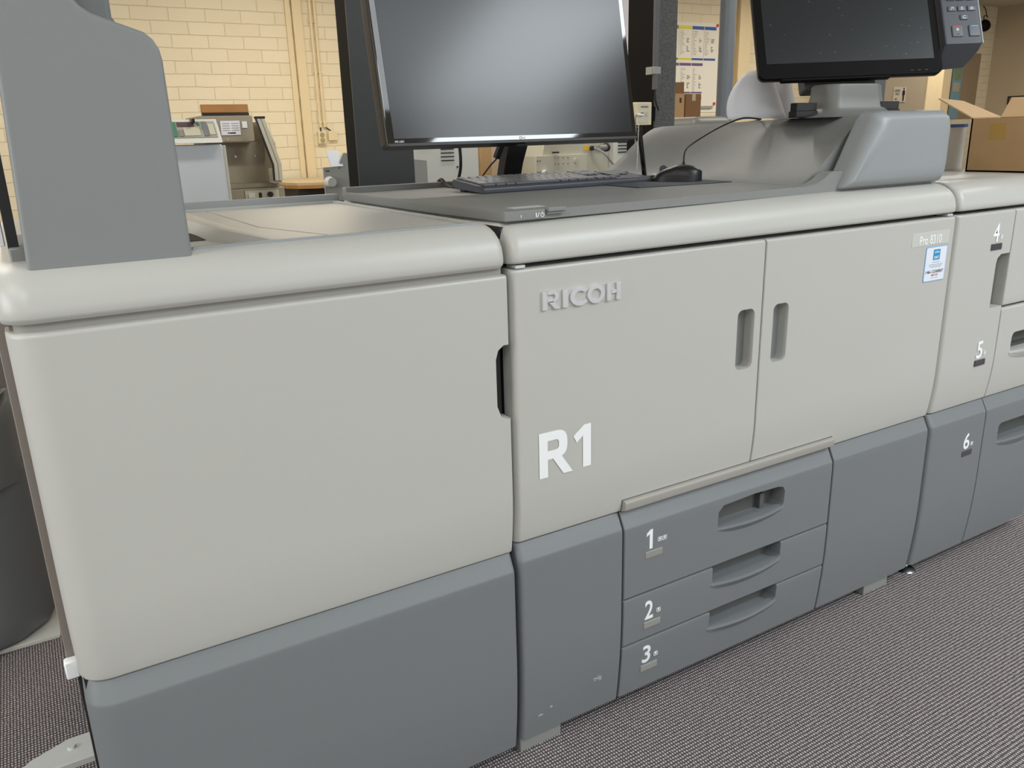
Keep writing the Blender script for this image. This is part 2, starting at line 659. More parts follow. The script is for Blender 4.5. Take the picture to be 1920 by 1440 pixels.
def lip(x0, x1, zt, zb, out, name, parent, mt='grey', yb=0.012):
    """bulging scoop rim below a drawer pull"""
    rings = []
    n = 22
    for i in range(n + 1):
        u = i / n
        x = x0 + (x1 - x0) * u
        s = math.sin(PI * u)
        e = min(1, min(u, 1 - u) * 10)
        b = out * (s ** 0.8) + 0.0005
        h = (zt - zb) * (0.35 + 0.65 * s ** 0.6)
        rings.append([(x, yb, zt), (x, -b + 0.004, zt), (x, -b, zt - 0.002), (x, -b - 0.0005, zt - 0.005),
                      (x, -b * 0.75, zt - h * 0.45), (x, -b * 0.35, zt - h * 0.75), (x, 0.0, zt - h), (x, yb, zt - h)])
    return obj(name, loft(rings), mt, parent)


def paper_mark(x, z, w, y, parent, two=False, mt='white'):
    bm = bmesh.new()
    for k in range(2 if two else 1):
        a = x + k * (w + 0.001)
        h = 0.0085
        for q in ((a, a + w, z, z + .0009), (a, a + w, z + h - .0009, z + h), (a, a + .0009, z, z + h),
                  (a + w - .0009, a + w, z, z + h), (a + .003, a + w - .003, z + .003, z + h - .0022)):
            join(bm, box(q[0], q[1], y - .0004, y + .0004, q[2], q[3]))
    return obj('paper_size_mark', bm, mt, parent, smooth=False)


def make_press():
    R = root('printing_press', 'wide main press unit with two large cream doors and three numbered grey drawers',
             'printer', (0.57, 0.35, 0))
    O = (-0.57, -0.35, 0)

    def part(name, bm, mt, parent=None, label=None, **k):
        o = obj(name, bm, mt, R if parent is None else parent, label, **k)
        if parent is None:
            o.location = O
        return o
    part('body', box(.006, 1.136, .036, .74, .055, .962), 'gap')
    part('top_cover', shell(.004, 1.139, 0, .745, PROF_CAP, .016, .014, .28, .2), 'cream')
    # doors
    d1 = part('front_door', shell(.004, .5485, 0, .035, prof_door(.9005, .437), .012, .003, .0, .0), 'cream')
    cutl = [box(.2255, .9, -.05, .2, .3, .4605)]
    h1 = prism(rrect(.486, .530, .660, .775, .012), 1, -.05, .031)
    cut(d1, cutl + [h1])
    d2 = part('front_door', shell(.5515, 1.1385, 0, .035, prof_door(.9005, .437), .003, .008, .0, .0), 'cream')
    h2 = prism(rrect(.580, .622, .660, .775, .012), 1, -.05, .031)
    cut(d2, [box(.4, .796, -.05, .2, .3, .4605), h2])
    # pull recess liners
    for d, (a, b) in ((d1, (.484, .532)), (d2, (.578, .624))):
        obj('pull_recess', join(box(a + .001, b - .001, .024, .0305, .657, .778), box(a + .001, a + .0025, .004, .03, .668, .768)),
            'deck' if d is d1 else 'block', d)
    # shelf trim between doors and drawers
    tr = prism([(.004, .4585), (-.001, .4565), (-.002, .452), (.0, .440), (.012, .4345), (.035, .434), (.035, .4585)], 0,
               .2285, .7945, .001)
    part('trim_strip', tr, mat('pewter_trim', (168, 165, 158), .4))
    # lower panels
    part('lower_panel', shell(.004, .2235, 0, .035, prof_low(.4345, .034), .01, .003, 0, 0), 'grey')
    part('lower_panel', shell(.8005, 1.1385, 0, .035, prof_low(.4345, .034), .003, .01, 0, 0), 'grey')
    # scuffs on the lower left panel
    random.seed(3)
    for cx, cz, n, s in ((.170, .108, 18, .009), (.043, .078, 12, .006), (.066, .088, 7, .004)):
        bm = bmesh.new()
        for k in range(n):
            a = random.uniform(0, PI)
            x = cx + random.gauss(0, s * .45)
            z = cz + random.gauss(0, s * .3)
            l = random.uniform(.001, .0045)
            dx, dz = math.cos(a) * l, math.sin(a) * l * .5
            w = random.uniform(.0003, .0010)
            yy = -.001 + .013 * (1 - (z - .034) / .2) ** 2 - .0008 - .00002 * k
            vs = [bm.verts.new((x - dx, yy, z - dz - w)), bm.verts.new((x + dx, yy, z + dz - w)),
                  bm.verts.new((x + dx, yy, z + dz + w)), bm.verts.new((x - dx, yy, z - dz + w))]
            bm.faces.new(vs)
        part('scuff_mark', bm, mat('scuff_white', (190, 190, 198), .6), smooth=False)
    # drawers
    P = prof_low(.4325, .034)

    def clip(zt, zb):
        q = [p for p in P if zb < p[1] < zt]

        def at(z):
            for (o0, z0), (o1, z1) in zip(P, P[1:]):
                if z1 <= z <= z0:
                    return o0 + (o1 - o0) * (z0 - z) / max(1e-9, z0 - z1)
            return P[-1][0]
        res = []
        if zt < P[0][1]:
            o = at(zt)
            res += [(.03, zt), (o + .0035, zt - .0002), (o + .0012, zt - .0012), (o, zt - .004)]
        res += [p for p in q if not (zt < P[0][1] and p[1] > zt - .004) and (p[1] > zb + .004 or zb < .05)]
        if zt >= P[0][1]:
            res = [P[0]] + res
        if zb > .05:
            o = at(zb)
            res += [(o, zb + .003), (o + .002, zb + .0006), (.03, zb)]
        return res, at
    xa, xb = .2275, .7965
    prof, at = clip(.44, .2562)
    dr = part('drawer', shell(xa, xb, 0, .034, prof, .003, .003, 0, 0), 'grey', None)
    cut(dr, [prism([(.461, .343), (.466, .338), (.640, .337), (.648, .345), (.650, .372), (.644, .383), (.628, .387),
                    (.56, .3895), (.475, .386), (.462, .374)], 1, -.05, .05)])
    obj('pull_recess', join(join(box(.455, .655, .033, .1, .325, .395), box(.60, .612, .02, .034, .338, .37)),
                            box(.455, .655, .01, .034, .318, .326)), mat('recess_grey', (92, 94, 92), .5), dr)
    lip(.458, .652, .3405, .318, .012, 'pull_lip', dr)
    obj('number_mark', prism([(.2865, .3475), (.2935, .3475), (.2935, .387), (.2885, .387), (.2795, .3805), (.2795, .3745), (.2865, .379)], 1, -.0018, .0), 'white', dr, smooth=False)
    paper_mark(.3065, .357, .0105, -.0012, dr, True)
    obj('indicator', box(.277, .3185, -.0026, .004, .3285, .3425, .0012), mat('indicator_lens', (150, 150, 144), .3), dr)
    for zt, zb, zh, zn in ((.2545, .1525, .2165, .1965), (.1505, .0, .1115, .095)):
        prof, at = clip(zt, zb)
        dr = part('drawer', shell(xa, xb, 0, .034, prof, .003, .003, 0, 0), 'grey')
        cut(dr, [prism([(.4535, zt + .02), (.4535, zh + .006), (.459, zh), (.64, zh), (.6495, zh + .008),
                        (.6495, zt + .02)], 1, -.05, .05)])
        y0 = at(zh)
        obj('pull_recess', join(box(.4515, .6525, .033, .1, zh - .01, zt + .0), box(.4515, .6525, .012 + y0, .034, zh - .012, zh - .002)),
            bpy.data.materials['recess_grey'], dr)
        l = lip(.450, .6515, zh + .002, zh - .022, .013, 'pull_lip', dr)
        l.location.y = y0
        yl = at(zn) - .0006
        num = '2' if zn > .15 else '3'
        text('number_mark', num, .279, .299, zn + .0, zn + .040, yl, 'white', dr, bold=.012, yf=lambda z, a=at: a(z) - .0004)
        paper_mark(.3075, zn + .008, .0105, at(zn + .0165) - .0008, dr)
        yl2 = at(zn - .013)
        obj('indicator', box(.277, .3185, yl2 - .0022, yl2 + .004, zn - .0195, zn - .0055, .0012),
            bpy.data.materials['indicator_lens'], dr)
    # lettering on the doors
    def letters():
        bm = bmesh.new()
        y0, y1 = -.0042, .001

        def poly(pts):
            a = [bm.verts.new((x, y0, z)) for x, z in pts]
            b = [bm.verts.new((x, y1, z)) for x, z in pts]
            bm.faces.new(a)
            bm.faces.new(b[::-1])
            n = len(pts)
            for i in range(n):
                bm.faces.new((a[i], b[i], b[(i + 1) % n], a[(i + 1) % n]))

        def arc(cx, cz, ro, ri, a0, a1, sx=1.0, n=18):
            # band between two ellipses
            for i in range(n):
                t0 = a0 + (a1 - a0) * i / n
                t1 = a0 + (a1 - a0) * (i + 1) / n
                poly([(cx + sx * ro * math.cos(t0), cz + ro * math.sin(t0)), (cx + sx * ro * math.cos(t1), cz + ro * math.sin(t1)),
                      (cx + sx * ri * math.cos(t1), cz + ri * math.sin(t1)), (cx + sx * ri * math.cos(t0), cz + ri * math.sin(t0))])
        zb, zt = .8325, .8615
        H = zt - zb
        # R
        x = .0565
        poly([(x, zb), (x + .0085, zb), (x + .0085, zt), (x, zt)])
        arc(x + .0195, zt - .0088, .0088, .0035, -PI / 2, PI / 2, 1.15)
        poly([(x + .008, zt - .0053), (x + .0197, zt - .0053), (x + .0197, zt), (x + .008, zt)])
        poly([(x + .008, zt - .0176), (x + .0197, zt - .0176), (x + .0197, zt - .0123), (x + .008, zt - .0123)])
        poly([(x + .0105, zt - .0165), (x + .0195, zt - .0165), (x + .0325, zb), (x + .0225, zb)])
        # I
        x = .0945
        poly([(x, zb), (x + .0095, zb), (x + .0095, zt), (x, zt)])
        # C
        arc(.1275, (zb + zt) / 2, H / 2 + .0008, H / 2 - .0058, .62, 2 * PI - .62, 1.22, 28)
        # O
        arc(.1595, (zb + zt) / 2, H / 2 + .0008, H / 2 - .0058, 0, 2 * PI, 1.12, 36)
        # H
        x = .1815
        poly([(x, zb), (x + .0085, zb), (x + .0085, zt), (x, zt)])
        poly([(x + .0195, zb), (x + .028, zb), (x + .028, zt), (x + .0195, zt)])
        zc = (zb + zt) / 2
        poly([(x + .008, zc - .0028), (x + .02, zc - .0028), (x + .02, zc + .0028), (x + .008, zc + .0028)])
        return bm
    obj('logo_lettering', letters(), 'chrome', d1, 'satin chrome capital lettering', smooth=False)
    obj('logo_plate', box(.0555, .2105, -.0008, .002, .8325, .8615, .0004, 1), 'cream', d1)
    # big white R1
    bm = bmesh.new()

    def flat(pts):
        a = [bm.verts.new((x, -.0006, z)) for x, z in pts]
        bm.faces.new(a)
    zb, zt = .548, .628
    flat([(.0465, zb), (.0635, zb), (.0635, .628), (.0465, .628)])
    # bowl of the R
    ro, ri = (.0245, .0095)
    cx, cz = .0785, .628 - .0245
    flat([(.0635, .628), (.0635, .612), (.0785, .612), (.0785, .628)])
    flat([(.0635, .579), (.0635, .5945), (.0785, .5945), (.0785, .579)])
    N = 14
    ccz = (.628 + .579) / 2
    for i in range(N):
        t0 = PI / 2 - PI * i / N
        t1 = PI / 2 - PI * (i + 1) / N

        def se(t, a, b, p=.72):
            return (cx + a * math.copysign(abs(math.cos(t)) ** p, math.cos(t)), ccz + b * math.copysign(abs(math.sin(t)) ** p, math.sin(t)))
        flat([se(t0, .0245, .0245), se(t1, .0245, .0245), se(t1, .0075, .00875), se(t0, .0075, .00875)])
    lg = [bm.verts.new((x, -.0009, z)) for x, z in [(.0725, .581), (.0890, .584), (.1135, zb), (.0945, zb)]]
    bm.faces.new(lg)
    # 1
    flat([(.1345, zb + .0015), (.1515, zb + .0015), (.1515, .6265), (.1375, .6265), (.1150, .610), (.1220, .597), (.1345, .6065)])
    obj('number_decal', bm, 'white', d1, 'large white R1', smooth=False)
    # model plate
    obj('model_plate', box(.986, 1.118, -.0008, .001, .8445, .8735, .0003, 1), mat('plate_cream', (205, 205, 199), .35), d2)
    text('model_lettering', 'Pro 8310', 1.012, 1.089, .8475, .8665, -.0012, 'white', d2, .0003, bold=.004)
    # service sticker
    st = obj('service_sticker', prism(rrect(1.040, 1.115, .7645, .8405, .004), 1, -.0009, .0005),
             mat('sticker_edge', (120, 170, 215), .4), d2, 'pale blue edged service sticker', smooth=False)
    obj('sticker_face', prism(rrect(1.0415, 1.1135, .766, .839, .0035), 1, -.0013, -.0005), mat('sticker_white', (232, 240, 250), .4), st, smooth=False)
    bm = prism(rrect(1.066, 1.090, .811, .834, .002), 1, -.0016, -.0010)
    obj('sticker_badge', bm, 'skyblue', st, smooth=False)
    text('sticker_lettering', '24/7', 1.0695, 1.0865, .8135, .8195, -.0018, 'white', st, .0002, bold=.01)
    text('sticker_lettering', 'online', 1.0695, 1.0865, .826, .831, -.0018, 'white', st, .0002)
    bm = bmesh.new()
    for k, (w, z) in enumerate(((.026, .806), (.044, .801), (.046, .798), (.032, .795))):
        x = 1.078 - w / 2
        while x < 1.078 + w / 2:
            l = random.uniform(.002, .005)
            join(bm, box(x, x + l, -.0016, -.001, z, z + .0008))
            x += l + .0009
    obj('sticker_print', bm, 'ink', st, smooth=False)
    text('sticker_handwriting', '146-1230007', 1.046, 1.108, .7825, .789, -.0016, 'darkink', st, .0002)
    text('sticker_logo', 'RICOH', 1.067, 1.090, .7765, .780, -.0016, 'red', st, .0002, bold=.01)
    bm = bmesh.new()
    for a in (1.066, 1.072, 1.080, 1.086):
        join(bm, box(a, a + .0045, -.0016, -.001, .772, .7728))
    obj('sticker_print', bm, 'red', st, smooth=False)
    # hinge brackets in the slot above the doors
    for x in (.012, 1.108):
        part('hinge_bracket', box(x, x + .018, .002, .03, .9015, .9065, .001, 1), 'chrome')
    # feet
    for x in (.006, .985):
        part('foot', box(x, x + .092, .021, .30, 0, .07, .002, 1), 'foot')
    for x in (.006, .985):
        part('foot', box(x, x + .092, .50, .70, 0, .07, .002, 1), 'foot')
    # --- dark grey work deck on the top
    ZD = .984
    dk = prism([(.012, .028), (.80, .058), (.80, .722), (.0, .722), (.0, .30), (.012, .0285)], 2, .9695, ZD, .003, 3)
    deck = part('work_deck', dk, 'deck')
    obj('rear_lip', box(.002, .80, .700, .722, .975, .9965, .003), 'deck', deck)
    obj('side_rim', prism([(.013, .032), (.022, .045), (.012, .30), (.012, .70), (.001, .70), (.001, .30)], 2, ZD - .002, ZD + .0022, .001, 2), 'deck', deck)
    obj('switch_cover', prism([(.0095, .026), (.0845, .0275), (.0845, .04), (.0095, .04)], 2, .9705, ZD + .0012, .0015, 2), 'deck', deck)
    text('power_mark', 'I/', .0655, .0725, .9735, .9805, .0262, 'white', deck, .0003, bold=.01)
    bm = bmesh.new()
    for k in range(14):
        t0 = math.radians(120) + math.radians(300) * k / 14
        t1 = math.radians(120) + math.radians(300) * (k + 1) / 14
        cx, cz, ro, ri = .0778, .9768, .0036, .0026
        bm.faces.new([bm.verts.new((cx + r_ * math.cos(t), .0262, cz + r_ * math.sin(t))) for r_, t in
                      ((ro, t0), (ro, t1), (ri, t1), (ri, t0))])
    join(bm, box(.0773, .0783, .0261, .0265, .977, .9815))
    obj('power_symbol', bm, 'white', deck, smooth=False)
    obj('power_lamp', box(.0385, .0392, .0255, .028, .9745, .9785), 'white', deck)
    obj('latch', join(box(.087, .120, .022, .040, ZD - .0035, ZD + .0035, .0015, 2),
                      box(.087, .120, .0255, .029, .977, ZD - .004)), 'deck', deck)
    # faded label on the deck
    obj('worn_label', box(.055, .115, .075, .10, ZD, ZD + .0006), mat('worn_white', (190, 192, 192), .6), deck, smooth=False)

    # --- raised console behind and beside the deck
    def interp(tab, y):
        if y <= tab[0][0]:
            return tab[0][1]
        if y >= tab[-1][0]:
            return tab[-1][1]
        for i in range(len(tab) - 1):
            if tab[i][0] <= y <= tab[i + 1][0]:
                a, b = tab[i], tab[i + 1]
                p, n = tab[max(i - 1, 0)], tab[min(i + 2, len(tab) - 1)]
                h = b[0] - a[0]
                t = (y - a[0]) / h
                m0 = (b[1] - p[1]) / (b[0] - p[0])
                m1 = (n[1] - a[1]) / (n[0] - a[0])
                return ((2 * t ** 3 - 3 * t * t + 1) * a[1] + (t ** 3 - 2 * t * t + t) * h * m0 +
                        (-2 * t ** 3 + 3 * t * t) * b[1] + (t ** 3 - t * t) * h * m1)
    xv = [(.05, .765), (.25, .80), (.45, .80), (.68, .70)]
    xr = [(.05, .885), (.25, .935), (.45, .935), (.68, .815)]
    zt_ = [(.05, 1.1205), (.25, 1.117), (.45, 1.112), (.68, 1.1055)]
    rings = []
    ys = [.058 + (.70 - .058) * k / 34 for k in range(35)]
    for k, y in enumerate(ys):
        v, r_, z = interp(xv, y), interp(xr, y), interp(zt_, y)
        drop = 0.0
        if y > .665:
            drop = (1 - math.sqrt(max(0, 1 - ((y - .665) / .035) ** 2))) * .03
        ring = [(v - .06, y, .9695), (v - .06, y, ZD + .0004)]
        N = 18
        for i in range(N + 1):
            t = i / N
            # concave foot then convex shoulder
            s = t * t * (3 - 2 * t)
            s = .75 * s + .25 * t ** 2.2
            ring.append((v - .055 + (r_ - v + .095) * t, y, ZD + .0006 + (z - drop - ZD) * s))
        ring.append((1.05, y, z - drop))
        ring.append((1.120, y, z - drop))
        ring.append((1.130, y, z - drop - .004))
        ring.append((1.134, y, z - drop - .014))
        ring.append((1.134, y, .9695))
        rings.append(ring)
    yc = .084
    k0 = next(i for i, r in enumerate(rings) if r[0][1] >= yc)
    full = rings[k0:]
    con = part('raised_console', loft(full), 'deck')
    front = [[(x, y_, z) for x, _, z in full[0]] for y_ in (.0575, .0592, yc - .0003)]
    lo = [[(x, y, min(z, 1.0085)) for x, y, z in r] for r in front]
    zc_ = 1.0915
    hi = []
    for r in front:
        o_ = []
        for (xa_, y_, za_), (xb_, _, zb_) in zip(r, r[1:] + r[:1]):
            if za_ >= zc_:
                o_.append((xa_, y_, za_))
            if (za_ - zc_) * (zb_ - zc_) < 0:
                t = (zc_ - za_) / (zb_ - za_)
                o_.append((xa_ + (xb_ - xa_) * t, y_, zc_))
        hi.append(o_)
    lo[0] = [(x, y, z if z < .97 else z - .0015) for x, y, z in lo[0]]
    obj('console_toe', loft(lo), 'deck', con)
    bmh = loft(hi)
    bmesh.ops.remove_doubles(bmh, verts=bmh.verts, dist=.00005)
    obj('console_brow', bmh, 'deck', con)
    # hand grip scooped out of the slope beside the end block
    gp = prism([(.770, 1.013), (.785, 1.0085), (.90, 1.0085), (.93, 1.088), (.90, 1.096), (.884, 1.095), (.872, 1.088)], 1, .03, .084)
    # --- end block with slanted left side
    bl = [(.803, .9735), (1.122, .9735), (1.131, .984), (1.134, 1.0), (1.134, 1.100), (1.128, 1.114), (1.112, 1.1225),
          (.905, 1.1225), (.888, 1.117), (.878, 1.105)]
    c = Vector((.99, 1.05))

    def ring(sc, y, dz=0.0):
        out = []
        for x, z in bl:
            # shrink inwards by a fixed distance
            dx = sc * (1 if x < c.x else -1)
            dzz = sc * (1 if z < c.y else -1)
            out.append((x + dx * (1.2 if x < .95 else 1), y, z + dzz))
        return out
    bk = loft([ring(.034, .0262), ring(.020, .0275), ring(.013, .030), ring(.006, .036), ring(.0015, .045), ring(0, .056), ring(0, .0875)])
    b = part('end_block', bk, 'block')
    b.modifiers.clear()
    m_ = b.modifiers.new('bv', 'BEVEL')
    m_.width = .006
    m_.segments = 3
    m_.limit_method = 'ANGLE'
    m_.angle_limit = math.radians(50)
    wn(b)
    return R, con, gp


press, console, grip = make_press()
grip.free()


# ------------------------------------------------------------------ left unit with the tall grey tower
def make_left_unit():
    R = root('finishing_unit', 'large plain cream door unit with a tall grey upright tower at the left',
             'finisher', (-0.33, 0.37, 0))
    O = (0.33, -0.37, 0)

    def part(name, bm, mt, parent=None, label=None, **k):
        o = obj(name, bm, mt, R if parent is None else parent, label, **k)
        if parent is None:
            o.location = O
        return o
    part('body', box(-.652, -.008, .036, .735, .05, .945), 'taupe')
    part('gap_filler', shell(-.648, -.0075, .012, .0359, [(0, .91), (0, .86)], .0230, .002), mat('seam_grey', (150, 148, 142), .5))
    part('lower_filler', box(-.6515, -.0075, .03, .0359, .05, .85), 'gap')
    # rounded cover, solid only as a frame around the recessed top
    cap = part('top_cover', shell(-.660, -.004, 0, .74, [(a, z - .0005 if z > .909 else z - .003) for a, z in PROF_CAP], .036, .014, .22, .2), 'cream')
    cut(cap, [prism([(-.44, .052), (-.025, .052), (-.025, .715), (-.44, .715)], 2, .950, .99)])
    # recessed lid panels
    part('lid_panel', prism([(-.225, .0545), (-.027, .0545), (-.027, .713), (-.290, .713), (-.290, .30)], 2, .95, .9655, .0015, 2), 'cream')
    part('lid_panel', prism([(-.285, .0545), (-.2265, .0545), (-.2915, .30), (-.2915, .713), (-.345, .713), (-.345, .34)], 2, .95, .9650, .0015, 2), 'cream')
    # sloping edge and hollow beside the tower
    part('sloped_rail', loft([[(-.290, .0545, .951), (-.290, .0545, .9655), (-.30, .0545, .968), (-.318, .0545, .9665), (-.330, .0545, .951)],
                              [(-.335, .22, .951), (-.335, .22, .968), (-.348, .22, .975), (-.365, .22, .973), (-.385, .22, .951)],
                              [(-.345, .44, .951), (-.345, .44, .968), (-.360, .44, .978), (-.385, .44, .976), (-.40, .44, .951)],
                              [(-.345, .713, .951), (-.345, .713, .968), (-.360, .713, .980), (-.395, .713, .978), (-.41, .713, .951)]]), 'cream')
    part('hollow_floor', box(-.439, -.345, .053, .714, .945, .9575), 'cream')
    part('paper_slot', box(-.438, -.385, .24, .46, .957, .9585), 'gap')
    part('paper_guide', box(-.419, -.415, .24, .46, .9585, .961), 'chrome')
    part('rear_lip', box(-.345, -.008, .716, .738, .955, .983, .004), 'block')
    part('front_rib', box(-.438, -.03, .046, .052, .962, .9715, .0012, 2), 'block')
    # door
    d = part('front_door', shell(-.657, -.004, 0, .07, prof_door(.8945, .4245), .038, .003, .12, 0), 'cream')
    cut(d, [prism([(-.0285, .690), (-.022, .672), (-.010, .666), (.05, .666), (.05, .787), (-.014, .787), (-.024, .780), (-.0285, .766)],
                  1, -.05, .031)])
    obj('pull_recess', box(-.0325, -.0045, .029, .034, .66, .79), 'gap', d)
    obj('pull_lining', box(-.0285, -.0265, .006, .03, .675, .78), 'deck', d)
    part('lower_panel', shell(-.655, -.004, 0, .07, prof_low(.4225, .028), .035, .008, .12, 0), 'grey')
    # side trims seen in the gap at the left
    part('side_frame', box(-.668, -.6525, .085, .10, .41, .93, .001, 1), 'taupe')
    part('side_frame', box(-.6605, -.6525, .10, .13, .10, .93, .001, 1), 'gap')
    part('side_catch', box(-.672, -.655, .070, .085, .405, .432, .002, 1), 'white')
    part('docking_bracket', join(prism([(-.800, .455), (-.775, .478), (-.712, .505), (-.60, .505), (-.60, .43), (-.800, .43)], 2, 0, .016, .002, 1),
                                 cyl((-.707, .472, .016), (-.707, .472, .021), .008, .006)), mat('pale_steel', (205, 207, 203), .5))
    part('foot', box(-.64, -.55, .06, .16, 0, .06, .002, 1), 'foot')
    part('foot', box(-.12, -.03, .06, .16, 0, .06, .002, 1), 'foot')
    part('foot', box(-.64, -.55, .60, .70, 0, .06, .002, 1), 'foot')
    part('foot', box(-.12, -.03, .60, .70, 0, .06, .002, 1), 'foot')
    # tower: flat side cheek with a stepped, sloping head
    pts = [(-.622, .958), (-.4415, .958), (-.4435, 1.190), (-.4455, 1.203), (-.451, 1.2135), (-.460, 1.2210), (-.497, 1.2335),
           (-.512, 1.239), (-.522, 1.246), (-.5295, 1.256), (-.533, 1.30), (-.533, 1.52), (-.60, 1.52), (-.611, 1.30), (-.613, 1.17)]
    tw = part('tower_cheek', prism(pts, 1, .028, .062, .0055, 4), 'tower')
    rear = [(-.622, .958), (-.450, .958), (-.450, 1.19), (-.470, 1.2135), (-.487, 1.24), (-.487, 1.52), (-.60, 1.52), (-.613, 1.17)]
    part('tower_body', prism(rear, 1, .0625, .26, .006, 3), mat('tower_shade_grey', (112, 115, 115), .5))  # rear body's shade put into a darker grey than the cheek
    part('tower_plate', box(-.612, -.4505, .40, .43, .958, 1.5, .004), 'tower')
    # metal paper guides on the left of the tower
    part('guide_rail', box(-.637, -.6255, .085, .097, .975, 1.5), 'gap')
    part('guide_rail', box(-.6455, -.6395, .10, .106, .985, 1.5, .001, 1), 'chrome')
    part('guide_rail', box(-.655, -.650, .11, .116, .990, 1.5, .001, 1), 'chrome')
    part('guide_base', box(-.637, -.612, .07, .25, .958, .985, .002, 1), 'deck')
    return R


make_left_unit()


# ------------------------------------------------------------------ right paper feed unit
def make_right_unit():
    R = root('paper_feed_unit', 'cream and grey paper feed unit with trays numbered 4 to 6 at the right edge', 'printer', (1.4, .35, 0))
    O = (-1.4, -.35, 0)

    def part(name, bm, mt, parent=None, label=None, **k):
        o = obj(name, bm, mt, R if parent is None else parent, label, **k)
        if parent is None:
            o.location = O
        return o
    X1 = 1.68
    part('body', box(1.151, X1 - .004, .0705, .74, .055, .955), 'gap')
    part('top_cover', shell(1.1465, X1, 0, .745, PROF_CAP, .016, .03, .28, .6), 'cream')
    c = part('column_panel', shell(1.1465, 1.3715, 0, .035, prof_door(.9005, .437), .016, .003, 0, 0), 'cream')
    cut(c, [prism([(1.318, .672), (1.318, .775), (1.322, .79), (1.334, .799), (1.42, .80), (1.42, .672)], 1, -.05, .028)])
    obj('pull_recess', box(1.316, 1.3705, .027, .0335, .665, .805), 'deck', c)
    l = part('column_panel', shell(1.1465, 1.3715, 0, .035, prof_low(.4345, .034), .012, .003, 0, 0), 'grey')
    for num, z, p in (('4', .824, c), ('5', .546, c), ('6', .312, l)):
        text('number_mark', num, 1.289, 1.313, z + .006, z + .048, -.0007 if num != '6' else -.0015, 'white', p, .0003, bold=.012)
        paper_mark(1.319, z + .012, .0105, -.0007 if num != '6' else -.0015, p)
        obj('indicator', box(1.287, 1.329, -.0024, .004, z - .013, z + .002, .0012),
            mat('dark_indicator', (74, 72, 78), .3) if num == '4' else bpy.data.materials['dark_indicator'], p)
    d = part('upper_door', shell(1.3745, X1, 0, .07, [(.010, .9005), (.005, .9), (.002, .898), (0, .8945), (0, .69), (0, .676), (.002, .6715), (.02, .67)],
                                 .003, .025, 0, 0), 'cream')
    pr = prof_door(.665, .437)
    dr = part('drawer', shell(1.3745, X1, 0, .07, pr, .003, .025, 0, 0), 'cream')
    cut(dr, [prism(rrect(1.437, 1.648, .543, .596, .014), 1, -.05, .05)])
    obj('pull_recess', box(1.432, 1.66, .033, .069, .535, .603), 'window', dr)
    lip(1.434, 1.650, .548, .522, .011, 'pull_lip', dr, 'cream')
    dr = part('drawer', shell(1.3745, X1, 0, .07, prof_low(.4345, .034), .003, .025, 0, 0), 'grey')
    cut(dr, [prism(rrect(1.438, 1.648, .303, .357, .014), 1, -.05, .05)])
    obj('pull_recess', box(1.432, 1.66, .033, .069, .295, .363), bpy.data.materials['recess_grey'], dr)
    lip(1.434, 1.650, .308, .282, .011, 'pull_lip', dr, 'grey')
    part('levelling_foot', join(cyl((1.183, .045, 0), (1.183, .045, .012), .027, .012, 28), cyl((1.183, .045, .01), (1.183, .045, .07), .008, n=16)), 'steel')
    part('levelling_foot', join(cyl((1.183, .66, 0), (1.183, .66, .012), .027, .012, 28), cyl((1.183, .66, .01), (1.183, .66, .07), .008, n=16)), 'steel')
    for y in (.08, .66):
        part('levelling_foot', join(cyl((1.62, y, 0), (1.62, y, .012), .027, .012, 28), cyl((1.62, y, .01), (1.62, y, .07), .008, n=16)), 'steel')
    return R


make_right_unit()


# ------------------------------------------------------------------ machine behind the left unit
def make_far_left():
    R = root('binding_cabinet', 'dark grey cabinet with a bulging rounded front behind the left unit', 'cabinet', (-1.1, 1.35, 0))
    O = (1.1, -1.35, 0)

    def part(name, bm, mt, **k):
        o = obj(name, bm, mt, R, **k)
        o.location = O
        return o

    def sect(z, off, x1):
        return [(-1.9, 1.9, z), (-1.9, .90 + off, z), (-1.2, .87 + off, z), (-1.0, .87 + off, z), (-.85, .885 + off, z), (-.77 - x1, .92 + off, z),
                (-.715 - x1, .98 + off, z), (-.695 - x1, 1.06 + off, z), (-.69 - x1, 1.9, z)]
    part('lower_panel', loft([sect(.0125, .020, .012), sect(.016, .012, .008), sect(.03, .004, .004), sect(.08, .0, .0), sect(.25, -.008, -.0), sect(.41, -.005, .0)]), 'grey')
    part('middle_panel', loft([sect(.385, -.005, .012), sect(.390, -.03, .012), sect(.53, -.04, .012), sect(.556, -.028, .02), sect(.562, .02, .03)]), 'grey')
    part('upper_panel', loft([sect(.575, .03, .02), sect(.585, -.03, .015), sect(.90, -.045, .015), sect(.935, -.02, .03), sect(.945, .03, .05)]), 'offwhite')
    part('base', box(-1.85, -.705, .918, 1.85, 0, .0115, .002, 1), 'offwhite')
    part('side_latch', box(-.735, -.70, .97, 1.0, .60, .70, .003), 'taupe')


make_far_left()


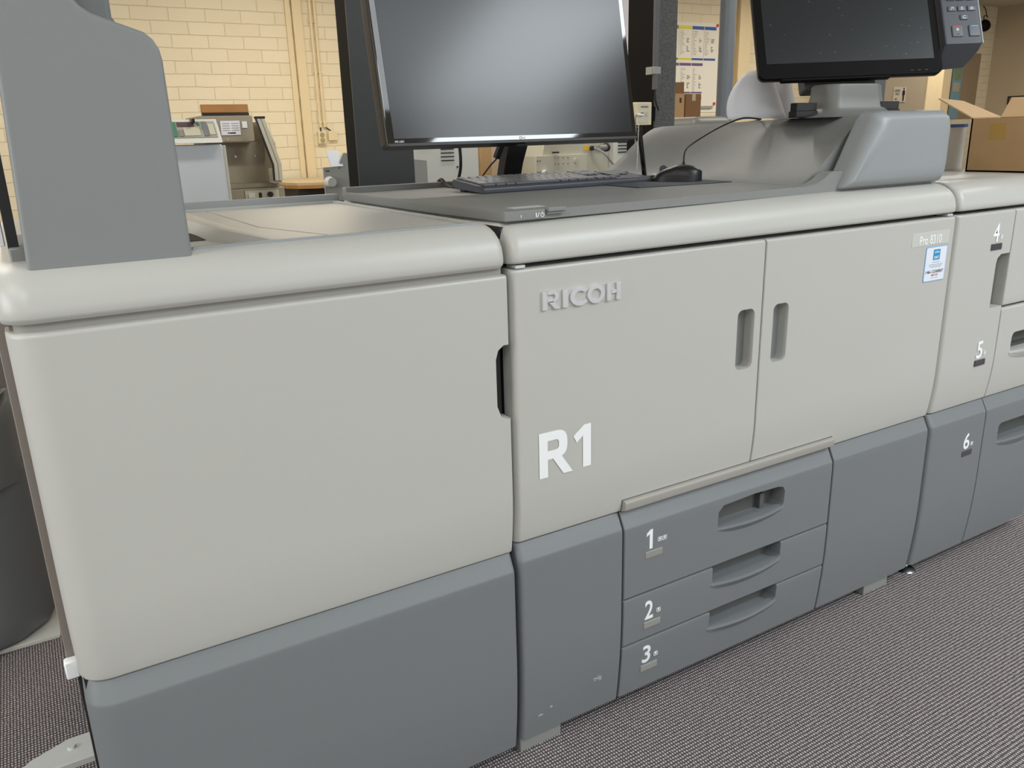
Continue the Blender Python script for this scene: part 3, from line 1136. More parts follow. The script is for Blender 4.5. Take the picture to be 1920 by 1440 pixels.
# ------------------------------------------------------------------ computer monitor
def make_monitor():
    R = root('computer_monitor', 'black computer monitor with a matt dark screen standing behind the keyboard', 'monitor', (.385, .645, .984))
    o = Vector((.0205, .4847, 1.0803)) - Vector((.385, .645, .984))
    rx = Vector((1, -.011, 0)).normalized()
    up = Vector((.002, .195, .981)).normalized()
    back = rx.cross(up) * -1 if rx.cross(up).y < 0 else rx.cross(up)
    Mx = Matrix((rx, back, up)).transposed().to_4x4()
    Mx = Mx @ Matrix.Scale(1.12, 4)
    Mx.translation = o
    W, H = .546, .335

    def p(name, bm, mt, parent=R, **k):
        if isinstance(bm, bmesh.types.BMesh):
            bmesh.ops.transform(bm, matrix=Mx, verts=bm.verts)
        else:
            bm.transform(Mx)
        return obj(name, bm, mt, parent, **k)
    p('housing', box(0, W, .004, .042, 0, H, .008, 3), 'black')
    p('rear_bulge', box(.10, W - .10, .04, .075, .04, H - .05, .015, 3), 'black')
    # bevelled gloss frame around the screen
    fr = prism(rrect(.0005, W - .0005, .0005, H, .004, 3), 1, .0, .006, .0012, 2)
    f = p('bezel', fr, 'gloss', smooth=False)
    # dark lower strip of the bezel steps forward
    p('chin', prism(rrect(.0, W, .0, .0058, .002, 2), 1, -.0012, .012, .0006, 1), 'black')
    p('screen', box(.012, W - .011, -.0006, .004, .0135, H - .012), 'screen', smooth=False)
    tm = text_mesh('IPS LED', 1, .05, .006)
    for v in tm.vertices:
        v.co = Vector((.0125 + v.co.x / 3.6 * .020, -.0008 - v.co.z * .001, .0067 + v.co.y * .0048))
    p('lettering', tm, 'white', smooth=False)
    tm = text_mesh('LG', 1, .05, .01)
    for v in tm.vertices:
        v.co = Vector((.2725 + v.co.x * .0055, -.0008 - v.co.z * .001, .0072 + v.co.y * .0048))
    p('lettering', tm, mat('silver_print', (206, 208, 212), .3), smooth=False)
    bm = bmesh.new()
    for k in range(20):
        t0, t1 = 2 * PI * k / 20, 2 * PI * (k + 1) / 20
        bm.faces.new([bm.verts.new((.2685 + r_ * math.cos(t), -.0008, .0090 + r_ * math.sin(t))) for r_, t in
                      ((.0028, t0), (.0028, t1), (.0021, t1), (.0021, t0))])
    p('logo', bm, 'red', smooth=False)
    # joystick button under the chin
    p('button', box(.265, .285, .010, .022, -.0035, .001, .0015, 2), 'black')
    # stand
    st = loft([[(-.024, -.01, .006), (.024, -.01, .006), (.024, .02, .006), (-.024, .02, .006)],
               [(-.026, -.03, .05), (.022, -.03, .05), (.022, .0, .05), (-.026, .0, .05)],
               [(-.034, -.07, .11), (.018, -.07, .11), (.018, -.04, .11), (-.034, -.04, .11)],
               [(-.060, -.075, .24), (.005, -.075, .24), (.005, -.045, .24), (-.060, -.045, .24)]])
    obj('stand_neck', st, 'black', R)
    obj('stand_base', prism(rrect(-.13, .13, -.035, .05, .03, 8), 2, 0.0003, .008, .002, 2), 'black', R)
    # leads hanging from the back
    return R


make_monitor()
tag(obj('power_cable', tube([(.232, .60, 1.15), (.236, .603, 1.09), (.239, .607, 1.03), (.240, .64, .9885), (.240, .68, .9885), (.240, .712, 1.0015), (.24, .745, .97), (.24, .76, .85)], .0036), 'cableblack'),
    'straight black cable hanging below the left half of the monitor', 'cable')
r = root('video_cable', 'thin black cable with a fat ferrite plug just left of the monitor stand', 'cable', (.30, .60, 1.1))
o = (-.30, -.60, -1.1)
a = obj('lead', tube([(.338, .585, 1.14), (.336, .59, 1.085), (.330, .60, 1.05), (.318, .615, 1.03), (.303, .63, 1.005), (.295, .65, .9875), (.29, .69, .9875), (.29, .712, .9995), (.29, .745, .97), (.29, .76, .9)], .0018), 'cableblack', r)
a.location = o
a = obj('ferrite_core', cyl((.3365, .587, 1.082), (.3285, .602, 1.048), .0082, n=14), 'black', r)
a.location = o


# ------------------------------------------------------------------ keyboard
def make_keyboard():
    R = root('keyboard', 'slim dark grey keyboard with flat keys below the monitor', 'keyboard', (.190, .416, .984), None, math.radians(1.5))
    W, D = .445, .132

    def top(y):
        return .0125 + y / D * .0125
    prof = [(0, 0), (-.002, .002), (-.003, .009), (0, .0125), (.004, .013), (D - .004, top(D)), (D, top(D) - .003), (D, .012), (D - .01, .006)]
    bm = prism([(y, z) for y, z in prof], 0, 0, W, .0012, 1)
    obj('case', bm, 'keyb', R)
    for x in (.012, W - .05):
        obj('leg', box(x, x + .038, D - .030, D - .010, .0, .014, .002), 'keyb', R)
    rows = []
    p = .0190
    x0 = .010
    rows.append([(x0 + i * p * 1.07 * (1) + (.006 if i > 0 else 0), .016, 5) for i in range(13)])
    rows.append([(x0 + i * p, .0165, 4) for i in range(13)] + [(x0 + 13 * p, .036, 4)])
    rows.append([(x0, .026, 3)] + [(x0 + .0285 + i * p, .0165, 3) for i in range(12)] + [(x0 + .0285 + 12 * p, .026, 3)])
    rows.append([(x0, .030, 2)] + [(x0 + .033 + i * p, .0165, 2) for i in range(11)] + [(x0 + .033 + 11 * p, .041, 2)])
    rows.append([(x0, .023, 1)] + [(x0 + .026 + i * p, .0165, 1) for i in range(11)] + [(x0 + .026 + 11 * p, .047, 1)])
    xs = [0, .0285, .053, .0765, .190, .2135, .237, .2605]
    ws = [.026, .022, .021, .111, .021, .021, .021, .022]
    rows.append([(x0 + a, w, 0) for a, w in zip(xs, ws)])
    xn = x0 + 14 * p + .024
    for r_ in (5, 4, 3):
        rows.append([(xn + i * p, .0165, r_) for i in range(3)])
    rows.append([(xn + p, .0165, 1)])
    rows.append([(xn + i * p, .0165, 0) for i in range(3)])
    xm = xn + 3 * p + .006
    for r_ in (4, 3, 2, 1):
        rows.append([(xm + i * p, .0165, r_) for i in range(4 if r_ in (4, 3) else 3)])
    rows.append([(xm, .036, 0), (xm + 2 * p, .0165, 0)])
    cache = {}
    n = 0
    tilt = math.atan2(.0125, D)
    for row in rows:
        for x, w, r_ in row:
            if n >= 100 or x + w > W - .003:
                continue
            n += 1
            key = round(w, 4)
            y = .0125 + r_ * .0195 + (.003 if r_ == 5 else 0)
            if key not in cache:
                k = obj('key', box(-w / 2, w / 2, -.0083, .0083, 0, .0042, .0012, 2), 'key', R)
                cache[key] = k
            else:
                k = cache[key].copy()
                col.objects.link(k)
                k.parent = R
            k.location = (x + w / 2, y + .0085, top(y + .0085) + .0002)
            k.rotation_euler = (tilt, 0, 0)


make_keyboard()

# ------------------------------------------------------------------ mouse, pad, small stand
tag(obj('mouse_pad', prism([(0, 0), (.245, -.018), (.262, .17), (.02, .20)], 2, 0, .0022, .0005, 1), 'pad', loc=(.488, .292, .9843)),
    'thin dark grey mouse pad beneath the black mouse', 'mouse pad')


def make_mouse():
    R = root('computer_mouse', 'black wired computer mouse on the grey pad beside the keyboard', 'mouse', (.672, .385, .9867), None, math.radians(38))
    rings = []
    N = 12
    L, Wd, Hh = .056, .031, .036
    for i in range(N + 1):
        t = -1 + 2 * i / N
        w = Wd * (1 - abs(t) ** 3.2) ** .5 if abs(t) < 1 else .004
        w = max(w, .006)
        h = Hh * max(.12, (1 - (abs(t - (-.15)) / 1.2) ** 2.6)) * (.92 if t > 0 else 1)
        ring = []
        for k in range(20):
            a = PI * 2 * k / 20
            cx, cz = math.cos(a), math.sin(a)
            z = h * (max(cz, 0) ** .75) if cz > 0 else 0
            wx = w * (math.copysign(abs(cx) ** .6, cx)) * (1 if cz >= 0 else .93)
            ring.append((wx, t * L, z + (.0 if cz >= 0 else .0)))
        rings.append([(x, y, z + .0005 * (k % 2) * 0) for k, (x, y, z) in enumerate(ring)])
    bm = loft(rings)
    bmesh.ops.remove_doubles(bm, verts=bm.verts, dist=.00001)
    obj('shell', bm, 'black', R, ang=60)
    obj('scroll_wheel', cyl((-.003, .030, .026), (.003, .030, .026), .009, n=18), 'keyb', R)
    obj('side_line', tube([(-.030, -.035, .012), (-.0312, 0, .014), (-.029, .03, .012)], .0007, 6), 'keyb', R)


make_mouse()
r = root('mouse_cable', 'black mouse cable looping up over the grey console ridge', 'cable', (.74, .43, 1.0))
a = obj('lead', tube([(.736, .437, 1.006), (.7505, .450, 1.024), (.776, .470, 1.052), (.815, .46, 1.078), (.850, .43, 1.103), (.885, .40, 1.119), (.93, .39, 1.1165), (.985, .44, 1.1155), (1.05, .52, 1.113), (1.10, .62, 1.110)], .0021), 'cableblack', r)
a.location = (-.74, -.43, -1.0)
a = obj('strain_relief', cyl((.727, .428, .999), (.748, .447, 1.022), .0052, .0040, n=14), 'cableblack', r)
a.location = (-.74, -.43, -1.0)

r = root('webcam_stand', 'small glossy black stand with a round foot behind the keyboard corner', 'stand', (.70, .545, .9845))
obj('foot', cyl((.005, 0, 0), (.005, 0, .009), .044, .036, 32), 'gloss', r)
obj('stem', cyl((.012, .0, .008), (-.008, .0, .122), .0058, .0062, 14), 'gloss', r)
obj('silver_band', box(.012, .048, -.034, -.026, .0075, .0135, .001, 1), 'chrome', r)
bc = tag(obj('bead_chain', bmesh.new(), 'steel'), 'fine metal ball chain hanging beside the right edge of the monitor', 'chain')
bm = bmesh.new()
for i in range(46):
    b2 = bmesh.new()
    bmesh.ops.create_icosphere(b2, subdivisions=1, radius=.0011)
    bmesh.ops.translate(b2, vec=(.671 - .003 * i / 45, .52, 1.112 - .0023 * i), verts=b2.verts)
    join(bm, b2)
join(bm, tube([(.671, .52, 1.113), (.668, .52, 1.006)], .0004, 5))
bm.to_mesh(bc.data)
bm.free()


# ------------------------------------------------------------------ touch screen console
def make_touch():
    B = Vector((1.04, .25, 1.116))
    R = root('touch_console', 'wide black touch screen with a number keypad on the raised console', 'touch screen', B)
    rx = Vector((.88204, -.47102, .0120)).normalized()
    up = Vector((.17778, .35628, .91731))
    up = (up - rx * up.dot(rx)).normalized()
    bk = up.cross(rx)
    if bk.y < 0:
        bk = -bk
    Mx = Matrix((rx, bk, up)).transposed().to_4x4()
    Mx.translation = Vector((.86, .329, 1.200)) - B

    def p(name, bm, mt, parent=R, **k):
        if isinstance(bm, bmesh.types.BMesh):
            bmesh.ops.transform(bm, matrix=Mx, verts=bm.verts)
        else:
            bm.transform(Mx)
        return obj(name, bm, mt, parent, **k)
    pts = rrect(0, .4205, 0, .27, .014, 5)
    p('bezel', prism(pts, 1, 0, .012, .0015, 2), mat('panel_black', (12, 10, 9), .6, spec=.12))
    rings = []
    for ins, y in ((0.0, .0121), (.0005, .018), (.012, .034), (.02, .038)):
        rings.append([(x, y, z) for x, z in rrect(ins, .4205 - ins, ins, .27 - ins, .014, 5)])
    p('rear_case', loft(rings), mat('panel_brown', (70, 64, 62), .45))
    s = p('glass', box(.0178, .4025, -.0006, .004, .0347, .255), 'tscreen', smooth=False)
    # finger marks
    random.seed(5)
    bm = bmesh.new()
    for i in range(34):
        x, z = random.uniform(.03, .39), random.uniform(.04, .19)
        if i < 6:
            x, z = .335 + random.uniform(-.03, .05), .055 + random.uniform(-.01, .02)
        rr = random.uniform(.0012, .0032)
        vs = [bm.verts.new((x + rr * math.cos(t * PI / 4) * random.uniform(.6, 1.3), -.0008, z + rr * math.sin(t * PI / 4) * random.uniform(.4, 1.1))) for t in range(8)]
        bm.faces.new(vs)
    fm = p('finger_marks', bm, mat('smudge', (56, 60, 61), .5), s, smooth=False)
    fm['kind'] = 'stuff'
    p('vent_slots', join(join(box(.345, .352, -.0005, .001, .0075, .0088), box(.362, .369, -.0005, .001, .0075, .0088)), box(.379, .386, -.0005, .001, .0075, .0088)), 'black')
    p('bottom_tab', box(.05, .30, .002, .016, -.005, .003, .002), bpy.data.materials['panel_black'])
    # keypad wing
    wing = p('keypad_housing', loft([[(.4265, y, .058 if y < .01 else .05) for y in ()] or [(.4265, .004, .0525), (.4265, -.010, .063), (.4265, -.010, .27), (.4265, .05, .27), (.4265, .05, .035)],
                                     [(.430, .004, .050), (.430, -.012, .0605), (.430, -.012, .272), (.430, .052, .272), (.430, .055, .032)],
                                     [(.505, .004, .050), (.505, -.012, .0605), (.505, -.012, .272), (.505, .052, .272), (.495, .045, .032)],
                                     [(.515, .010, .056), (.515, -.007, .066), (.515, -.007, .27), (.515, .05, .27), (.515, .035, .050)]]), 'keypad')
    p('edge_strip', box(.5145, .5185, -.006, .012, .064, .27, .0015, 2), mat('silver_edge', (176, 186, 190), .4), wing)
    ks = []
    kw = .0168
    for r_, z in ((0, .1375), (1, .1630), (2, .1885), (3, .2140)):
        for c_ in range(3):
            ks.append((.4395 + c_ * .0225, z, .0185, .0125))
    ks.append((.4655, .1165, .0175, .0125))
    ks.append((.4430, .0765, .0245, .0265))
    ks.append((.4820, .0765, .0245, .0265))
    lab = ['/*', '0', '#', '7', '8', '9', '4', '5', '6', '1', '2', '3', 'C', '', '']
    for (x, z, w, h), s_ in zip(ks, lab):
        k = p('key', box(x, x + w, -.0150, -.011, z, z + h, .0022, 2), mat('key_slate', (88, 92, 100), .4) if 'key_slate' not in bpy.data.materials else bpy.data.materials['key_slate'])
        if s_:
            tm = text_mesh(s_, 1, .05, .01)
            mxx = max(v.co.x for v in tm.vertices)
            for v in tm.vertices:
                v.co = Vector((x + w / 2 + (v.co.x - mxx / 2) * .0115, -.0151 - v.co.z * .003, z + h * .16 + v.co.y * .0110))
            p('key_lettering', tm, mat('key_print', (206, 210, 216), .5) if 'key_print' not in bpy.data.materials else bpy.data.materials['key_print'], k, smooth=False)
        elif x < .46:
            p('red_bar', box(x + .005, x + .020, -.0155, -.0148, z + .0225, z + .0245), 'red', k)
            bm = bmesh.new()
            for q in range(16):
                t0, t1 = 2 * PI * q / 16, 2 * PI * (q + 1) / 16
                bm.faces.new([bm.verts.new((x + .0122 + a_ * math.cos(t), -.0153, z + .0165 + a_ * math.sin(t))) for a_, t in
                              ((.0030, t0), (.0030, t1), (.0021, t1), (.0021, t0))])
            join(bm, box(x + .0117, x + .0127, -.0154, -.0151, z + .015, z + .018))
            p('stop_symbol', bm, 'white', k, smooth=False)
            p('ridge', box(x + .008, x + .016, -.0158, -.0148, z + .0045, z + .0058), 'black', k)
        else:
            p('cyan_bar', box(x + .005, x + .020, -.0155, -.0148, z + .0225, z + .0245), 'cyan', k)
    # neck with flared foot and hinge block
    rings = []
    for z, w, d, dx in ((0.0, .150, .10, 0), (.004, .118, .082, .0), (.010, .098, .066, .0), (.022, .088, .055, .0), (.045, .084, .05, .0), (.066, .082, .048, -.002), (.070, .078, .045, -.002)):
        rings.append([(x + dx, y, z) for x, y in rrect(-w, w, -d * .8, d, .03, 6)])
    obj('neck', loft([[(x * .92, y, z) for x, y, z in r_] for r_ in rings]), mat('neck_grey', (114, 114, 110), .42), R, loc=(-.005, -.02, -.002), rot=(0, 0, -.18))
    p('hinge_block', box(.115, .285, .0385, .075, -.010, .05, .006), mat('hinge_grey', (88, 88, 86), .45))
    # two black hinge covers beside the neck
    for nm, x, y in (('a', -.135, -.01), ('b', .075, -.065)):
        c_ = obj('clip', join(box(-.032, .032, -.010, .010, .012, .030, .002), box(-.034, .034, -.012, .012, -.001, .013, .002)), 'black', R)
        c_.location = (x, y, .0)


make_touch()


# curled papers on the console
def curl(name, pts, h0, h1, label, group=None):
    """sheet standing on edge: pts = plan curve; height varies along it"""
    bm = bmesh.new()
    n = len(pts)
    rows = []
    for j in range(9):
        v = j / 8
        row = []
        for i, (x, y) in enumerate(pts):
            u = i / (n - 1)
            s = 1 - (abs(2 * u - 1)) ** 2.2 * .06
            top = h1[0] + (h1[1] - h1[0]) * u
            cx = sum(p[0] for p in pts) / n
            cy = sum(p[1] for p in pts) / n
            k = 1 - .55 * v * v
            row.append(bm.verts.new((cx + (x - cx) * k + .03 * v * v, cy + (y - cy) * k + .05 * v, h0 + top * v * s)))
        rows.append(row)
    for a, b in zip(rows, rows[1:]):
        for i in range(n - 1):
            bm.faces.new((a[i], a[i + 1], b[i + 1], b[i]))
    o = obj(name, bm, 'paper')
    md = o.modifiers.new('s', 'SOLIDIFY')
    md.thickness = .0004
    return tag(o, label, 'paper', group)


curl('curled_paper', [(.893 + .17 * t, .455 - .045 * math.sin(PI * t) - .03 * t) for t in [k / 12 for k in range(13)]], 1.1175, (.115, .115),
     'white sheet of paper curling upright on the raised console, nearest the mouse cable')
curl('curled_paper', [(1.062 + .10 * t, .47 - .02 * math.sin(PI * t)) for t in [k / 12 for k in range(13)]], 1.1175, (.115, .125),
     'second white curled sheet, half hidden behind the touch screen neck')


# ------------------------------------------------------------------ cartons on the right unit
def make_carton():
    R = root('cardboard_box', 'open brown cardboard box standing on the right feed unit', 'box', (1.66, .12, .9705))
    x0, x1, y0, y1, H = -.104, .030, -.14, .125, .134
    bm = bmesh.new()
    t = .004
    for q in ((x0, x1, y0, y1, 0, t), (x0, x0 + t, y0, y1, 0, H), (x1 - t, x1, y0, y1, 0, H), (x0, x1, y0, y0 + t, 0, H), (x0, x1, y1 - t, y1, 0, H)):
        join(bm, box(*q))
    obj('walls', bm, 'card', R, smooth=False)

    def flap(name, pts, th=.003):
        bm = bmesh.new()
        v = [bm.verts.new(p) for p in pts]
        bm.faces.new(v)
        o = obj(name, bm, 'cardlight', R, smooth=False)
        md = o.modifiers.new('s', 'SOLIDIFY')
        md.thickness = th
        return o
    flap('flap', [(x0, y1, H), (x1, y1, H), (x1 - .02, y1 + .10, H + .045), (x0 + .0, y1 + .10, H + .052)])
    flap('flap', [(x1, y0, H), (x1, y1, H), (x1 + .04, y1 - .0, H + .05), (x1 + .04, y0 + .0, H + .045)])
    flap('flap', [(x0, y0, H), (x1, y0, H), (x1 - .02, y0 - .09, H + .02), (x0 + .02, y0 - .09, H + .02)])
    obj('label', box(x0 - .0006, x0 + .0002, .035, .075, .082, .120), 'mustard', R, smooth=False)


make_carton()
r = root('paper_carton', 'white carton with a blue top edge behind the open cardboard box', 'box', (1.62, .43, .9705))
obj('carton_body', box(-.11, .06, -.1, .10, 0, .112, .001, 1), 'offwhite', r)
obj('lid', box(-.112, .062, -.102, .102, .1125, .121, .001, 1), 'blue', r)

# ------------------------------------------------------------------ steel columns
def hcol(name, x0, x1, y0, y1, label, fm='pillar'):
    R = root(name, label, 'pillar', ((x0 + x1) / 2, (y0 + y1) / 2, 0))
    cx, cy = (x0 + x1) / 2, (y0 + y1) / 2
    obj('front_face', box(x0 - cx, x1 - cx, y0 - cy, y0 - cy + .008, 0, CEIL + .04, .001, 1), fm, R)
    obj('side_face', box(x0 - cx, x1 - cx, y0 - cy + .0085, y1 - cy, 0, CEIL + .04, .001, 1), 'pillardark', R)  # side darker than front: fall of light put into the colours
    return R


hcol('steel_pillar', .447, .665, 1.80, 1.905, 'dark anthracite steel pillar left of the monitor')
hcol('steel_pillar', 1.808, 1.921, 1.80, 1.99, 'dark steel pillar right of the monitor, glancing light painted on its front', 'pillarlit')
R = root('cable_conduit', 'thin grey conduit running down the side of the right pillar', 'conduit', (1.794, 1.80, 1.9))
obj('tube', cyl((0, -.015, -.635), (0, -.015, .86), .0135, n=16), 'conduit', R)
obj('clamp', join(box(-.022, .017, -.031, .0, -.575, -.545, .003), box(-.024, -.014, -.02, .02, -.575, -.545)), 'greymetal', R)
obj('lead', tube([(0, -.015, -.63), (.004, -.015, -.68), (.018, -.02, -.72)], .004), 'cableblack', R)
R = DS = root('data_socket', 'ivory wall socket box on the right pillar with a white plug', 'socket', (1.713, 1.775, 1.167))
obj('box', box(-.041, .040, -.02, .022, -.046, .046, .004), 'socket', R)
obj('mounting_bracket', box(-.02, .0955, .0225, .029, -.03, .03), 'pillardark', R)
obj('face', box(-.034, .022, -.023, -.018, -.038, .038, .002), mat('socket_face', (214, 208, 184), .4), R)
obj('port', box(-.022, -.008, -.0245, -.022, -.010, .004), 'black', R)
obj('port', box(-.022, .016, -.0245, -.022, .024, .030), 'ink', R)
obj('port', box(.002, .014, -.0245, -.022, -.012, .006), 'ivory', R)
NO = Vector((1.69, 1.745, 1.163)) - Vector((1.713, 1.775, 1.167))
R = DS
obj('plug', cyl((-.036, -.012, .0), (.008, -.0005, -.001), .005, n=12), 'white', R).location = NO
obj('lead', tube([(-.036, -.012, 0), (-.045, -.015, -.012), (-.043, -.015, -.05), (-.040, -.01, -.12)], .0028), 'taupe', R).location = NO

R = root('grey_post', 'slim blue grey round post between the poster and the cream pipes', 'post', (3.90, 3.5, 0))
obj('pipe', cyl((0, 0, 0), (0, 0, CEIL + .05), .056, n=28), 'pipe', R)
obj('base_plate', cyl((0, 0, 0), (0, 0, .02), .09, n=28), 'pipe', R)
o = tag(obj('grey_locker', box(6.15, 6.42, 4.0, 4.3, 0, 1.9, .006), 'pipe'), 'blue grey metal locker behind the touch screen neck', 'cabinet')


# ------------------------------------------------------------------ far background
def at_root(name, label, cat, loc, group=None):
    R = root(name, label, cat, loc, group)
    off = tuple(-v for v in loc)

    def part(nm, bm, mt, parent=None, **k):
        o = obj(nm, bm, mt, R if parent is None else parent, **k)
        if parent is None:
            o.location = off
        return o
    return R, part


# pale cabinet with a sloping control console
R, part = at_root('duplicator', 'pale blue grey machine with a sloping cream control console behind the tower', 'machine', (-.1, 3.3, 0))
part('cabinet', box(-.45, .246, 3.0, 3.45, 0, 1.094, .012, 3), 'paleblue')
part('side_panel', box(.2465, .262, 3.02, 3.45, 0, 1.088, .003, 1), 'offwhite')
hs = part('console_housing', prism([(2.97, 1.10), (3.42, 1.10), (3.42, 1.205), (3.06, 1.205), (2.985, 1.118)], 0, -.45, .243, .004, 2), 'offwhite')
nrm = Vector((0, -.0868, .075)).normalized()
scr = loft([[(-.40, 2.9905, 1.122), (.226, 2.9905, 1.122), (.226, 3.050, 1.192), (-.40, 3.050, 1.192)],
            [(-.40, 2.9865, 1.1255), (.226, 2.9865, 1.1255), (.226, 3.046, 1.1955), (-.40, 3.046, 1.1955)]])
part('display_window', scr, mat('console_window', (166, 168, 158), .25), smooth=False)
for x0, x1, a, b, mt_ in ((.03, .055, .05, .95, 'green'), (.062, .135, .66, .92, mat('maroon_key', (92, 70, 74), .5)), (.062, .080, .05, .45, 'taupe'), (.085, .155, .08, .6, 'ivory'),
                          (.150, .160, .74, .92, 'green'), (.170, .190, .05, .95, 'ink'), (.195, .220, .12, .8, 'ivory')):
    def q(t):
        return (2.9862 + .0595 * t, 1.1262 + .07 * t)
    (ya, za), (yb, zb) = q(a), q(b)
    part('key_field', loft([[(x0, ya, za), (x1, ya, za), (x1, yb, zb), (x0, yb, zb)], [(x0, ya - .002, za + .002), (x1, ya - .002, za + .002), (x1, yb - .002, zb + .002), (x0, yb - .002, zb + .002)]]), mt_, smooth=False)
part('catch', box(.125, .137, 3.0, 3.07, 1.186, 1.207, .002, 1), 'black')
part('red_sheet_edge', box(-.2, .09, 3.2, 3.4, 1.205, 1.2085), 'red')

# taupe machine with brown board
R, part = at_root('folding_machine', 'taupe metal machine with a white notice and a slanted rail, below a brown board', 'machine', (.45, 3.85, 0))
part('upper_housing', box(.27, .546, 3.6, 4.0, 1.100, 1.236, .008, 2), 'taupemetal')
part('back_panel', box(.30, .625, 3.70, 4.0, .885, 1.0995), 'taupemetal')
part('side_cheek', prism([(3.45, .885), (4.0, .885), (4.0, 1.205), (3.66, 1.205), (3.50, 1.09)], 0, .606, .625), mat('taupe_light', (158, 148, 130), .5))
part('ledge', box(.30, .63, 3.52, 4.0, .862, .884, .002, 1), 'taupemetal')
part('lower_housing', box(.27, .650, 3.50, 4.0, 0, .861, .006, 2), 'taupemetal')
nt_ = part('notice', box(.374, .474, 3.5955, 3.5995, 1.137, 1.209), 'paper', smooth=False)
for k in range(4):
    for cx in (.382, .430):
        o = obj('notice_print', box(cx, cx + .038, 3.5945, 3.5956, 1.160 + .0115 * k, 1.1625 + .0115 * k), 'ink', nt_, smooth=False)
o = obj('notice_print', box(.416, .448, 3.5945, 3.5956, 1.144, 1.151), 'darkink', nt_, smooth=False)
o = obj('notice_mark', box(.406, .414, 3.5945, 3.5956, 1.144, 1.152), 'red', nt_, smooth=False)
part('small_notice', box(.486, .512, 3.5955, 3.5995, 1.172, 1.205), 'paper', smooth=False)
for x, z in ((.402, 1.115), (.486, 1.117)):
    part('screw', cyl((x, 3.597, z), (x, 3.602, z), .005, n=12), 'steel')
for x, z in ((.455, 1.025), (.560, 1.025)):
    part('screw', cyl((x, 3.695, z), (x, 3.702, z), .006, n=12), 'steel')
cp = part('control_panel', box(.435, .615, 3.494, 3.4995, .775, .850, .001, 1), 'ivory')
obj('rocker_switch', box(.507, .521, 3.486, 3.495, .812, .838, .002, 1), 'black', cp)
obj('dial', cyl((.566, 3.480, .826), (.566, 3.4945, .826), .0145, n=20), 'black', cp)
obj('panel_slot', box(.445, .605, 3.492, 3.4945, .790, .800), 'taupe', cp)
obj('button', box(.450, .485, 3.488, 3.495, .812, .838, .001, 1), 'offwhite', cp)
obj('button', box(.575, .597, 3.489, 3.495, .787, .799, .002, 1), 'white', cp)
rail = prism([(3.40, .90), (3.45, .90), (3.45, .985), (3.52, 1.215), (3.47, 1.215), (3.40, .985)], 0, .560, .612, .002, 1)
rp = []
for x0, x1, mt_ in ((-.002, .004, 'black'), (.0045, .022, 'ivory'), (.0225, .0265, 'taupe'), (.027, .044, 'ivory')):
    ring0 = [(.574 + x0, 3.40, .90), (.574 + x1, 3.40, .90), (.574 + x1, 3.42, .90), (.574 + x0, 3.42, .90)]
    ring1 = [(.576 + x0, 3.40, .982), (.576 + x1, 3.40, .982), (.576 + x1, 3.42, .982), (.576 + x0, 3.42, .982)]
    ring2 = [(.512 + x0, 3.40, 1.214), (.512 + x1, 3.40, 1.214), (.512 + x1, 3.42, 1.214), (.512 + x0, 3.42, 1.214)]
    part('feed_rail', loft([ring0, ring1, ring2]), mt_, smooth=False)
rail.free()
part('rail_cap', box(.508, .560, 3.397, 3.425, 1.213, 1.224, .002, 1), 'black')
part('rail_bracket', box(.578, .618, 3.4205, 3.52, .885, .96), 'ivory')
R, part = at_root('brown_board', 'brown wooden board with a dark lower edge lying on the taupe machine', 'board', (.41, 3.66, 1.2365))
part('board', box(.291, .534, 3.62, 3.64, 1.250, 1.293, .003, 1), 'wood')
part('dark_edge', box(.294, .534, 3.616, 3.645, 1.2365, 1.2498), 'black')

# bench and sockets on the back wall
R, part = at_root('workbench', 'beige topped workbench with an oak edge against the back wall', 'table', (1.8, 6.2, 0))
pl = [(1.35, 5.93), (1.40, 5.80), (1.52, 5.72), (2.60, 5.72), (2.60, 6.72), (1.35, 6.72)]
part('worktop', prism(pl, 2, .7455, .766), 'desktop', smooth=False)
part('edge_band', prism([(x - .0 * k, y - .004) for k, (x, y) in enumerate(pl)], 2, .718, .745), 'wood', smooth=False)
part('drawer_block', box(1.40, 2.5, 5.80, 6.70, .0, .717), 'gap')
R, part = at_root('double_socket', 'ivory double socket on the brick wall', 'socket', (1.97, 6.78, 1.12))
part('plate', box(1.928, 2.008, 6.76, 6.7995, 1.066, 1.178, .006, 2), 'socket')
for z in (1.148, 1.098):
    part('outlet', join(cyl((1.968, 6.752, z), (1.968, 6.762, z), .021, n=24), cyl((1.968, 6.751, z), (1.968, 6.753, z), .004, n=8)), mat('outlet_shade', (168, 155, 120), .5) if 'outlet_shade' not in bpy.data.materials else bpy.data.materials['outlet_shade'])
tag(obj('junction_box', box(2.032, 2.120, 6.765, 6.7995, 1.094, 1.182, .005, 2), 'socket'), 'square ivory junction box beside the double socket', 'junction box')
for k, (x, lb) in enumerate(((1.966, 'left'), (2.008, 'right'))):
    R, part = at_root('wall_conduit', '%s one of two thin cream conduits above the double socket' % lb, 'conduit', (x, 6.785, 1.2), 'cream conduits on the brick wall')
    part('tube', cyl((x, 6.785, 1.215), (x, 6.785, CEIL + .04), .0145, n=12), 'creampaint')
    for z in (1.26, 1.70, 2.13):
        part('clip', box(x - .016, x + .016, 6.77, 6.7995, z - .008, z + .008, .002, 1), 'socket')
    part('lead', tube([(x, 6.785, 1.22), (x + (.0 if k == 0 else .03), 6.783, 1.20), (x + (.0 if k == 0 else .07), 6.78, 1.17)], .006), 'cableblack')

